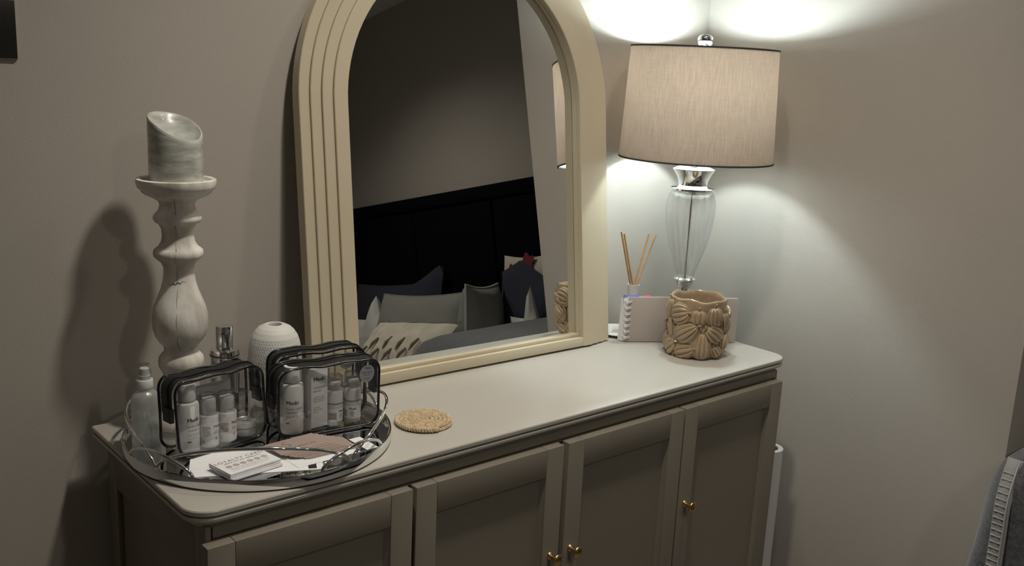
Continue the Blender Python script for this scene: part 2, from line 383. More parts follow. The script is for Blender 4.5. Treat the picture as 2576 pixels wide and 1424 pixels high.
# ------------------------------------------------------------------ arched mirror, leaning back and turned a little
AL, SY = math.radians(6.5), math.radians(1.5)
mU = Vector((math.cos(SY), -math.sin(SY), 0)); mW = Vector((math.sin(SY) * math.sin(AL), math.cos(SY) * math.sin(AL), math.cos(AL)))
mN = Vector((-math.sin(SY) * math.cos(AL), -math.cos(SY) * math.cos(AL), math.sin(AL)))
P0 = Vector((1.25, 1.495, 0.84)) + mU * (-0.0358)
mr = thing('arched_mirror', 'large arched mirror in a ribbed beige frame leaning on the wall', 'mirror', (P0.x, P0.y, ZT))
mM = Matrix(((mU.x, mW.x, mN.x, 0), (mU.y, mW.y, mN.y, 0), (mU.z, mW.z, mN.z, P0.z - ZT), (0, 0, 0, 1)))
WB, WS = -0.0388, 0.485      # bottom and springing height along the mirror
def arch(hw, wb=WB, n=48):
    p = [(-hw, wb), (-hw, (wb + WS) / 2)]
    p += [(-hw * math.cos(PI * i / n), WS + hw * math.sin(PI * i / n)) for i in range(n + 1)]
    p += [(hw, (wb + WS) / 2), (hw, wb)]
    return p
def band(h0, h1, off, offb=-.012, b=.0012):
    mb = MB(); n = None; prof = []
    for hw, o in ((h0, offb), (h0, off - b), (h0 + b, off), (h1 - b, off), (h1, off - b), (h1, offb)):
        prof.append([(x, y, o) for x, y in arch(hw)])
    n = len(prof[0]); vs = [p for r in prof for p in r]; fs = []
    k = len(prof)
    for i in range(k):
        i2 = (i + 1) % k
        for j in range(n - 1): fs.append((i * n + j, i * n + j + 1, i2 * n + j + 1, i2 * n + j))
    fs.append(tuple(i * n for i in range(k))); fs.append(tuple(i * n + n - 1 for i in range(k - 1, -1, -1)))
    return mb.add(vs, fs, mM)
band(.2825, .3105, .025).build('frame_band', M['frame'], mr, smooth=30)
band(.3107, .3315, .0208).build('frame_band', M['frame'], mr, smooth=30)
band(.3317, .3525, .0166).build('frame_band', M['frame'], mr, smooth=30)
band(.3527, .3730, .0124).build('frame_band', M['frame'], mr, smooth=30)
MB().box(-.2823, .2823, WB, -.0190, -.012, .0248, .0012, mM).build('bottom_bar', M['frame'], mr)
MB().box(-.2823, .2823, -.0189, -.0120, -.004, .012, .0008, mM).build('inner_lip', M['frame'], mr)
lip = MB(); A0, A1 = arch(.2823, -.012), arch(.2814, -.012)
n = len(A0); lip.add([(x, y, .012) for x, y in A0] + [(x, y, .012) for x, y in A1] + [(x, y, .0005) for x, y in A1],
    [(j, j + 1, n + j + 1, n + j) for j in range(n - 1)] + [(n + j, n + j + 1, 2 * n + j + 1, 2 * n + j) for j in range(n - 1)], mM)
lip.build('inner_lip', M['frame'], mr, smooth=30, recalc=False)
g = arch(.2822, -.0189)
MB().add([(x, y, 0.0) for x, y in g] + [(x, y, -.004) for x, y in g], [tuple(range(len(g)))[::-1], tuple(range(len(g), 2 * len(g)))] + [(j, (j + 1) % len(g), len(g) + (j + 1) % len(g), len(g) + j) for j in range(len(g))], mM).build('mirror_glass', M['mirror'], mr, smooth=0)
MB().add([(x, y, -.0045) for x, y in g] + [(x, y, -.0115) for x, y in g], [tuple(range(len(g)))[::-1], tuple(range(len(g), 2 * len(g)))] + [(j, (j + 1) % len(g), len(g) + (j + 1) % len(g), len(g) + j) for j in range(len(g))], mM).build('back_board', M['backing'], mr, smooth=0)

# ------------------------------------------------------------------ table lamp
LX, LY = 1.775, 1.418
lp = thing('table_lamp', 'lit table lamp with grey linen drum shade and fluted clear glass body', 'lamp', (LX, LY, ZT))
MB().lathe([(.0, 0), (.050, 0), (.050, .006), (.047, .010), (.030, .016), (.016, .024), (.012, .036), (.013, .044), (.022, .056), (.0285, .074), (.028, .092), (.022, .104), (.0135, .111), (.013, .114), (.016, .118), (.020, .126), (.021, .130), (.0265, .133), (.0265, .137), (.022, .141), (0, .141)], 40, False, False).build('base', M['chrome'], lp, smooth=40)
NR = 14
def flute(r, z, t):
    return r * (1 + 0.05 * abs(math.cos(NR / 2 * (t + (z - .14) * 1.1))) * min(1, max(0, (r - .02) / .02)))
vz = [(.0205, .142), (.0225, .150), (.0270, .165), (.0340, .188), (.0415, .213), (.0475, .240), (.0520, .266), (.0545, .290), (.0550, .308), (.0535, .322), (.0500, .333), (.0450, .340), (.040, .344)]
MB().lathe(vz, 180, False, False, fn=flute).build('glass_body', M['glass'], lp, smooth=60)
MB().lathe([(r - .0022, z) for r, z in vz], 180, False, False, fn=flute).build('glass_inner_wall', M['glass'], lp, smooth=60)
MB().tube([(0, 0, .141), (.0, 0, .345)], .0026, 10).build('rod', M['steel'], lp)
MB().lathe([(.0, .338), (.012, .338), (.012, .3445), (.0475, .3445), (.049, .3455), (.049, .3490), (.0475, .3500), (.038, .3515), (.0335, .356), (.0330, .362), (.0360, .372), (.0425, .384), (.0480, .3915), (.0480, .3930), (.043, .3950), (.026, .4020), (.0145, .4060), (.0125, .4068), (.0125, .4110), (.0135, .4115), (.0135, .4145), (.0110, .415), (.0110, .424), (.014, .4245), (.014, .455), (.0, .456)], 40, False, False).build('collar', M['chrome'], lp, smooth=35)
# shade
zb, zt, Rb, Rt = .4150, .6600, .1733, .1628
def shade_shell(dr, name, mat, rev=False):
    prof = [(Rb + (Rt - Rb) * i / 10 + dr, zb + (zt - zb) * i / 10) for i in range(11)]
    return MB().lathe(prof, 96, False, False).build(name, mat, lp, smooth=60)
sh = shade_shell(0, 'lamp_shade', M['linen'])
sl = shade_shell(-.0016, 'shade_lining', M['lining']); sl.parent = sh
for R_, z_ in ((Rb, zb), (Rt, zt)):
    MB().lathe([(R_ - .0024, z_ - .0014), (R_ + .0010, z_ - .0014), (R_ + .0013, z_), (R_ + .0010, z_ + .0022), (R_ - .0024, z_ + .0022), (R_ - .0024, z_ - .0014)], 96, False, False).build('rim_trim', M['trimdark'], sh, smooth=40)
sp = MB()
for k in range(3):
    a = 2 * PI * k / 3 + .6
    sp.tube([(.006 * math.cos(a), .006 * math.sin(a), zt - .004), ((Rt - .003) * math.cos(a), (Rt - .003) * math.sin(a), zt - .002)], .0016, 6)
sp.lathe([(.0, zt - .006), (.009, zt - .006), (.009, zt - .002), (0, zt - .002)], 16, False, False)
sp.build('spider', M['chrome'], lp)
hp = []
for i in range(25):
    a = PI * i / 24
    hp.append((-.036 * math.cos(a) if 0 < i < 24 else (-.014 if i == 0 else .014), 0, .456 + (zt - .006 - .456) * math.sin(a) ** .55 if 0 < i < 24 else .452))
MB().tube([(-.012, 0, .440), (-.030, 0, .452), (-.048, 0, .50), (-.050, 0, .58), (-.040, 0, .63), (-.02, 0, .652), (0, 0, .655), (.02, 0, .652), (.040, 0, .63), (.050, 0, .58), (.048, 0, .50), (.030, 0, .452), (.012, 0, .440)], .0016, 6).build('harp', M['steel'], lp)
MB().lathe([(.0, zt - .002), (.006, zt - .001), (.006, zt + .003), (.011, zt + .005), (.0155, zt + .010), (.0172, zt + .017), (.0165, zt + .024), (.0125, zt + .029), (.006, zt + .031), (0, zt + .0315)], 28, False, False).build('finial', M['chrome'], lp, smooth=60)
MB().lathe([(.0, .456), (.0135, .456), (.0140, .500), (.017, .535), (.013, .545), (0, .546)], 24, False, False).build('bulb_holder', M['plastic'], lp, smooth=50)
bz = .590
MB().lathe([(.001, bz - .030)] + [(.027 * math.sin(PI * i / 12), bz - .030 * math.cos(PI * i / 12)) for i in range(1, 12)] + [(.001, bz + .030)], 20, True, True).build('bulb', M['bulb'], lp, smooth=60)

# ------------------------------------------------------------------ tray
TX, TY, TR = .675, 1.366, .2078
tr = thing('mirrored_tray', 'round mirrored tray with chrome wire gallery on the sideboard', 'tray', (TX, TY, ZT))
MB().lathe([(.0, .004), (TR - .004, .004), (TR - .004, .0095), (0, .0095)], 96, False, False).build('mirror_base', M['traymirror'], tr, smooth=30)
MB().lathe([(TR - .0045, .0025), (TR - .0005, .0023), (TR, .0030), (TR, .0175), (TR - .0005, .0185), (TR - .0025, .0187), (TR - .0038, .0178), (TR - .0045, .015), (TR - .0045, .0025)], 128, False, False).build('rim', M['chrome'], tr, smooth=40)
MB().lathe([(TR - .012, .0), (TR - .0006, .0), (TR - .0002, .0008), (TR - .0002, .0020), (TR - .012, .0022)], 96, True, True).build('base_ring', M['trimdark'], tr)
for k in range(3):
    a = 2 * PI * k / 3 + .3
    MB().lathe([(0, 0), (.008, 0), (.008, .004), (0, .004)], 16, False, False, T(.15 * math.cos(a), .15 * math.sin(a), 0)).build('foot_pad', M['trimdark'], tr)
ZTR = ZT + .0095          # tray floor height
def rail_arc(a0, a1, h, R, zb_=.0165, p=.62):
    pts = []
    n = 40
    for i in range(n + 1):
        t = i / n; a = math.radians(a0 + (a1 - a0) * t)
        pts.append((R * math.cos(a), R * math.sin(a), zb_ + h * math.sin(PI * t) ** p))
    return MB().tube(pts, .0026, 10).build('gallery_wire', M['chrome'], tr, smooth=60)
for a0, a1 in ((197, 284), (284.5, 371), (371.5, 470), (470.5, 556.5)): rail_arc(a0, a1, .046, TR - .0080)
for a0, a1 in ((178, 217), (268, 306), (352, 391), (450, 490)): rail_arc(a0, a1, .026, TR - .0022 - .001)

# ------------------------------------------------------------------ candlestick and candle
HX, HY = .592, 1.475
ch = thing('candlestick', 'tall turned candlestick in distressed whitewashed wood', 'candlestick', (HX, HY, ZTR))
zo = ZTR
prof = [(.0, zo), (.050, zo), (.0515, zo + .003), (.0515, zo + .010), (.046, zo + .016), (.036, zo + .024), (.030, zo + .032), (.0275, zo + .045), (.0272, .880), (.0280, .894), (.0310, .9000), (.0345, .9070), (.0352, .9150), (.0340, .9215), (.0295, .9275), (.0262, .9310), (.0258, .9390), (.0285, .9430), (.0330, .9480), (.0385, .9570), (.0418, .9690), (.0430, .9810), (.0424, .9920), (.0395, 1.0050), (.0345, 1.0180), (.0292, 1.0310), (.0252, 1.0450), (.0232, 1.0590), (.0235, 1.0690), (.0265, 1.0760), (.0320, 1.0810), (.0365, 1.0855), (.0378, 1.0905), (.0370, 1.0960), (.0335, 1.0990), (.0300, 1.1015), (.0255, 1.1090), (.0238, 1.1190), (.0245, 1.1290), (.0285, 1.1370), (.0345, 1.1410), (.0366, 1.1460), (.0360, 1.1500), (.0325, 1.1545), (.0290, 1.1575), (.0270, 1.1630), (.0262, 1.1680), (.0285, 1.1735), (.0370, 1.1785), (.0470, 1.1830), (.0520, 1.1870), (.0530, 1.1905), (.0575, 1.1935), (.0590, 1.1975), (.0600, 1.2030), (.0595, 1.2070), (.0560, 1.2085), (.0520, 1.2070), (.0500, 1.2020), (.0, 1.2015)]
MB().lathe([(r, z - zo) for r, z in prof], 56, False, False).build('turned_stem', M['wood'], ch, smooth=45)
# age cracks: one across the neck of the lower bulb, one running down the front
ck = MB(); pts = []
fa = math.atan2(-HY, -HX)
def stem_r(z):
    for (r0, z0), (r1, z1) in zip(prof, prof[1:]):
        if z0 <= z <= z1 and z1 > z0: return r0 + (r1 - r0) * (z - z0) / (z1 - z0)
    return .03
for i in range(16):
    a = fa - .75 + 1.2 * i / 15; z = 1.0435 + .006 * (i / 15) + .0016 * math.sin(i * 1.7); r = stem_r(z) - .0001
    pts.append((r * math.cos(a), r * math.sin(a), z - zo))
ck.tube(pts, lambda t: .0002 + .0006 * math.sin(PI * t) ** 2, 5); ck.build('crack', M['crack'], ch)
ck = MB(); pts = []
for i in range(60):
    z = .935 + (1.195 - .935) * i / 59; a = fa - .12 + .02 * math.sin(i * .9); r = stem_r(z) - .00025
    pts.append((r * math.cos(a), r * math.sin(a), z - zo))
ck.tube(pts, lambda t: .00015 + .0003 * abs(math.sin(t * 23)), 5); ck.build('crack', M['crack'], ch)
# candle with scooped slanting top
cd = thing('pillar_candle', 'grey pillar candle with a scooped slanting top on the candlestick', 'candle', (HX, HY, 1.2017))
sidea = math.atan2(-.83, .28)   # direction of the low side
def ctop(a, r):
    return .0880 - .0205 * math.cos(a - sidea) * (r / .0405) - .002 * math.cos(2 * (a - sidea))
mb = MB(); seg = 64; rings = []
for fr in (0, .25, .5, .75, .94): rings.append([(.0405 * math.cos(2 * PI * j / seg), .0405 * math.sin(2 * PI * j / seg), fr * ctop(2 * PI * j / seg, .0405)) for j in range(seg)])
for r, dz in ((.0403, -.002), (.0392, .0), (.0375, -.0005), (.0350, -.006), (.028, -.0135), (.016, -.0165), (.003, -.0175)):
    rings.append([(r * math.cos(2 * PI * j / seg), r * math.sin(2 * PI * j / seg), ctop(2 * PI * j / seg, r) + dz) for j in range(seg)])
mb.rings(rings).build('wax_body', M['wax'], cd, smooth=50)

# ------------------------------------------------------------------ bottles and jar at the back of the tray
db = thing('silver_topped_bottle', 'brushed silver bottle with shiny chrome cap beside the candlestick', 'bottle', (.672, 1.490, ZTR))
MB().lathe([(0, 0), (.0225, 0), (.0232, .001), (.0232, .090), (0, .090)], 40, False, False).build('body', M['steel'], db, smooth=40)
MB().lathe([(0, .0905), (.0236, .0905), (.0240, .092), (.0240, .1050), (.0230, .1085), (.0170, .1110), (0, .1110)], 40, False, False).build('shoulder', M['chrome'], db, smooth=40)
MB().lathe([(.0240, .0985), (.0243, .0986), (.0243, .1010), (.0240, .1012)], 40, False, False).build('dark_band', M['trimdark'], db, smooth=40)
MB().lathe([(0, .1112), (.0138, .1112), (.0142, .1125), (.0142, .1465), (.0136, .1485), (0, .1490)], 36, False, False).build('cap', M['chrome'], db, smooth=40)

jr = thing('textured_vase', 'round white ceramic vase with diamond texture and small mouth', 'vase', (.757, 1.476, ZTR))
VP = [(.030, .0), (.036, .003), (.0415, .015), (.0445, .035), (.0455, .060), (.0450, .085), (.0435, .100), (.0415, .112), (.0380, .1235), (.0330, .1320), (.0270, .1380), (.0200, .1415), (.0165, .1428)]
pts = []
for (r0, z0), (r1, z1) in zip(VP, VP[1:]):
    for i in range(8): pts.append((r0 + (r1 - r0) * i / 8, z0 + (z1 - z0) * i / 8))
pts.append(VP[-1])
def dia(r, z, t):
    k = max(0.0, min(1.0, (.131 - z) / .012)) * max(0.0, min(1.0, z / .012))
    a = abs(math.sin(28 * t + 360 * z)); b = abs(math.sin(28 * t - 360 * z))
    return r + .0008 * k * (min(a, b) * 1.6 - .6)
vb = MB(); vb.lathe(pts, 336, True, False, fn=dia).build('vase_body', M['ceramic'], jr, smooth=70)
MB().lathe([(.0165, .1428), (.0140, .1432), (.0118, .1426), (.0112, .140), (.0115, .130), (.030, .115), (.036, .08), (.034, .02), (0, .008)], 48, False, False).build('mouth', M['ceramic'], jr, smooth=60)

spb = thing('spray_bottle', 'frosted spray bottle with white pump and clear cap at tray edge', 'bottle', (.5135, 1.4235, ZTR))
MB().lathe([(0, 0), (.0195, 0), (.0208, .0015), (.0210, .005), (.0210, .066), (.0200, .074), (.0165, .0805), (.0125, .0835), (.0115, .0845), (.0115, .089), (0, .089)], 40, False, False).build('bottle_body', M['frost'], spb, smooth=45)
MB().lathe([(0, .0892), (.0122, .0892), (.0124, .0900), (.0124, .1005), (.0118, .1020), (.0092, .1022), (.0088, .1055), (.0088, .1085), (.0075, .1088), (.0070, .1190), (.0060, .1200), (0, .1202)], 32, False, False).build('spray_pump', M['plastic'], spb, smooth=35)
MB().lathe([(.0098, .1024), (.0100, .1024), (.0094, .1245), (.0085, .1258), (.0, .1260)], 32, False, False).build('cap', M['clearcap'], spb, smooth=50)
MB().tube([(0, 0, .089), (.004, -.002, .045), (.010, -.004, .006)], .0013, 8).build('dip_tube', M['plastic'], spb)

# ------------------------------------------------------------------ leaflets and cards on the tray
def sheet(name, label, cat, o, e1, l1, l2, z, th, mat, group=None):
    e1 = Vector(e1).normalized(); ang = math.atan2(e1.y, e1.x)
    t = thing(name, label, cat, (o[0], o[1], z), ang, group)
    MB().box(0, l1, 0, l2, 0, th).build('sheet', mat, t, smooth=0)
    return t
z_ = ZTR + .0002
l1 = sheet('leaflet', 'white leaflet lying under the loyalty cards and the left pouch', 'leaflet', (.512, 1.262), (.906, -.42), .190, .100, z_, .0004, M['paper'])
b = MB(); put_bar(b, .168, .180, .004, .028, z=.00055); b.build('black_bar', M['ink'], l1, smooth=0)
b = MB(); put_text(b, 'De', 0, 0, .010, M=T(.1775, .018, .0007) @ RZ(PI / 2)); b.build('lettering', M['paper'], l1, smooth=0)
l2 = sheet('leaflet', 'white leaflet with a black band poking out under the brown cards', 'leaflet', (.655, 1.205), (.985, .02), .140, .052, z_ + .0006, .0004, M['paper'])
b = MB(); put_bar(b, .108, .119, -.0, .052, z=.00055); b.build('black_band', M['ink'], l2, smooth=0)
zc = z_ + .0012
# loyalty cards: local origin at the near corner, x along the long edge
Bc, Cc, Ac = Vector((.5538, 1.2146)), Vector((.6375, 1.2269)), Vector((.5454, 1.2745))
ang = math.atan2((Cc - Bc).y, (Cc - Bc).x)
NL = 22
cardmesh = None
for k in range(NL):
    top = k == NL - 1
    j = 0 if k > 12 else 1
    loc = (Bc.x + (random.uniform(-.0006, .0006) if not top else 0) + (.0018 if k < 8 else 0), Bc.y + (random.uniform(-.0006, .0006) if not top else 0) - (.0008 if k < 8 else 0), zc + k * .00047)
    rz = ang + (0 if top else random.uniform(-.008, .008)) - (.02 if k < 8 else 0)
    lab = 'top white loyalty card with a row of pink dots' if top else 'plain edged white card in the stack beneath the top loyalty card'
    if cardmesh is None:
        o = MB().box(0, .085, 0, .055, 0, .00043).build('loyalty_card', M['card'], None, smooth=0); cardmesh = o.data
    else:
        o = bpy.data.objects.new('loyalty_card', cardmesh); COL.objects.link(o)
    o.location = loc; o.rotation_euler.z = rz
    tag(o, lab, 'card', 'stack of loyalty cards on the tray')
    if top: topcard = o
ZI = .00052
b = MB(); put_text(b, 'LOYALTY CARD', .0425, .0405, .0098, z=ZI, align='CENTER', space=1.18, offset=-.006); b.build('lettering', M['ink'], topcard, smooth=0)
b = MB(); put_text(b, 'thank you for being you', .0425, .0345, .0062, z=ZI, align='CENTER', shear=.45); b.build('lettering', M['ink'], topcard, smooth=0)
for i in range(5):
    MB().disc(.0135 + .0118 * i, .0245, .0050, ZI).build('stamp_dot', M['pinkdot'], topcard, smooth=0)
b = MB(); b.disc(.0135 + .0118 * 5, .0245, .0050, ZI, r2=.0042); b.build('stamp_ring', M['pinkdot'], topcard, smooth=0)
b = MB(); b.disc(.0135 + .0118 * 5, .0245, .0034, ZI, r2=.0026); put_text(b, 'S', .0135 + .0118 * 5, .0232, .0045, z=ZI, align='CENTER'); b.build('emblem', M['ink'], topcard, smooth=0)
b = MB(); put_text(b, 'RECEIVE 10% OFF YOUR SIXTH VISIT', .0105, .0135, .0040, z=ZI, space=1.0); b.build('lettering', M['greyink'], topcard, smooth=0)
b = MB(); put_text(b, 'complete the card and keep it safe for your next visit', .0105, .0085, .0028, z=ZI); b.build('lettering', M['greyink'], topcard, smooth=0)
# brown business cards, fanned
NB = 12; bmesh_ = None
for k in range(NB):
    top = k == NB - 1
    f = (NB - 1 - k) / (NB - 1)
    loc = (.6490 + .034 * f + random.uniform(-.001, .001), 1.2450 - .022 * f + random.uniform(-.001, .001), zc + .0004 + k * .00052)
    rz = math.radians(3 - 4 * f + random.uniform(-.8, .8))
    if bmesh_ is None:
        o = MB().box(0, .085, 0, .050, 0, .00045).build('business_card', M['browncard'], None, smooth=0); bmesh_ = o.data
    else:
        o = bpy.data.objects.new('business_card', bmesh_); COL.objects.link(o)
    o.location = loc; o.rotation_euler.z = rz
    tag(o, 'top taupe business card with a handwritten S' if top else 'taupe business card fanned out under the lettered one', 'card', 'fanned taupe business cards on the tray')
    if top: tb = o
b = MB()
sc = .00125
Spts = [(9.5, 24.5), (8.6, 25.4), (6.8, 25), (4.4, 23.2), (2.6, 20.6), (2.0, 18.8), (3.2, 17.8), (6, 17.2), (9, 16), (10.2, 13.8), (9.2, 11.5), (7.4, 10.2), (6.0, 10.4), (5.8, 11.6), (7.2, 12.6)]
def smooth_pts(p, n=6):
    out = []
    for i in range(len(p) - 1):
        a, b_, c, d = [Vector(p[min(max(q, 0), len(p) - 1)]) for q in (i - 1, i, i + 1, i + 2)]
        for k in range(n):
            t = k / n
            out.append(tuple(.5 * ((2 * b_) + (c - a) * t + (2 * a - 5 * b_ + 4 * c - d) * t * t + (3 * b_ - a - 3 * c + d) * t ** 3)))
    out.append(p[-1]); return out
b.ribbon([(.020 + x * sc, .010 + y * sc) for x, y in smooth_pts(Spts)], .0007, .0006)
put_text(b, 'the Glow Co', .0225, .0135, .0078, z=.0006, shear=.45, offset=-.008, space=1.12)
b.build('lettering', M['ink'], tb, smooth=0)

# ------------------------------------------------------------------ cosmetics
def brand(mb, x, y, size, R, M_=None):
    for dx in (0, .03, .06): put_text(mb, 'Medi', x + dx * size, y, size, R=R, M=M_)
    w_ = size * 2.10
    put_text(mb, 'k', x + w_, y + size * .37, size * .46, R=R, M=M_, offset=.01)
    put_text(mb, '8', x + w_, y, size * .46, R=R, M=M_, offset=.01)
def cleanser(loc, face, label, R=.0172, h=.1145):
    t = thing('cleanser_bottle', label, 'bottle', loc, face)
    hb = h - .028
    MB().lathe([(0, 0), (R - .001, 0), (R, .0012), (R, hb - .005), (R - .0012, hb - .0015), (R - .004, hb), (.0105, hb + .0006), (.0105, hb + .003), (0, hb + .003)], 40, False, False).build('bottle_body', M['plastic'], t, smooth=40)
    MB().lathe([(0, hb + .0032), (.0128, hb + .0032), (.0130, hb + .004), (.0130, h - .0015), (.0122, h), (0, h - .0006)], 36, False, False).build('cap', M['plastic'], t, smooth=40)
    q = R + .00012
    b = MB(); brand(b, -.0085, .0500, .0088, q); put_bar(b, -.0085, -.0030, .0180, .0205, q); b.build('lettering', M['ink'], t, smooth=0)
    b = MB(); put_text(b, 'hydra calm+', -.0085, .0410, .0058, R=q); put_text(b, 'cleanser', -.0085, .0355, .0058, R=q)
    put_bar(b, -.0085, .0110, .0305, .0310, q); put_text(b, 'calming cream cleanser', -.0085, .0275, .0026, R=q); put_text(b, '40ml / 1.35 fl.oz', -.0085, .0235, .0024, R=q)
    b.build('lettering', M['greyink'], t, smooth=0)
    return t
def airless(loc, face, label, R=.0142, h=.082):
    t = thing('pump_bottle', label, 'bottle', loc, face)
    hb = h * .60
    MB().lathe([(0, 0), (R - .001, 0), (R, .001), (R, hb), (R - .001, hb + .0008), (0, hb + .0008)], 36, False, False).build('bottle_body', M['plastic'], t, smooth=40)
    MB().lathe([(0, hb + .001), (R * .72, hb + .001), (R * .72, hb + .006), (R * .80, hb + .0075), (R * .76, h * .88), (R * .66, h * .92), (0, h * .92)], 28, False, False).build('pump', M['plastic'], t, smooth=40)
    MB().lathe([(R - .0004, hb + .001), (R - .0006, h - .002), (R - .003, h), (0, h)], 36, False, False).build('overcap', M['clearcap'], t, smooth=50)
    q = R + .00012
    b = MB(); brand(b, .0050, hb * .62, .0066, q); b.build('lettering', M['ink'], t, smooth=0)
    b = MB()
    for i in range(10): put_bar(b, -.0125, -.0125 + .0125 - (.004 if i in (3, 9) else 0) * (i % 2), hb * .66 - i * .0016, hb * .66 - i * .0016 + .0008, q)
    for i in range(3): put_bar(b, .0060, .0130, hb * .52 - i * .002, hb * .52 - i * .002 + .0007, q)
    for i in range(4): put_bar(b, .0075, .0115, hb * .30 - i * .0014, hb * .30 - i * .0014 + .0007, q)
    for i in range(3): put_bar(b, -.0125, -.0090, hb * .22 - i * .0024, hb * .22 - i * .0024 + .0007, q)
    b.build('small_print', M['greyink'], t, smooth=0)
    return t
def serum_jar(loc, face, label, R=.0143, h=.082, lab_shift=0.0):
    t = thing('serum_bottle', label, 'bottle', loc, face)
    MB().lathe([(0, 0), (R - .0008, 0), (R, .001), (R, .056), (R - .0008, .0575), (R - .002, .058), (0, .058)], 36, False, False).build('glass_body', M['serum'], t, smooth=40)
    MB().lathe([(R + .00008, .006), (R + .00008, .028)], 36, False, False).build('paper_label', M['label'], t, smooth=60)
    MB().lathe([(R + .00006, .0355), (R + .0004, .0360), (R + .0004, .0370), (R + .00006, .0375)], 36, False, False).build('band', M['greyink'], t, smooth=60)
    MB().lathe([(0, .0582), (R * .62, .0582), (R * .62, .066), (R * .78, .0665), (R * .78, .0715), (R * .7, .073), (0, .073)], 28, False, False).build('pump', M['plastic'], t, smooth=40)
    MB().lathe([(R - .0004, .0582), (R - .0004, h - .0015), (R - .002, h), (0, h)], 36, False, False).build('overcap', M['clearcap'], t, smooth=50)
    q = R + .0002
    b = MB(); brand(b, -.005 + lab_shift, .0215, .0055, q); b.build('lettering', M['ink'], t, smooth=0)
    b = MB()
    for i, wd in enumerate((.005, .008, .006, .007, .003)): put_bar(b, lab_shift - wd / 2, lab_shift + wd / 2, .0185 - i * .0021, .0193 - i * .0021, q)
    for i in range(9): put_bar(b, lab_shift - .0225, lab_shift - .0085, .0205 - i * .0013, .0211 - i * .0013, q)
    b.build('small_print', M['greyink'], t, smooth=0)
    return t

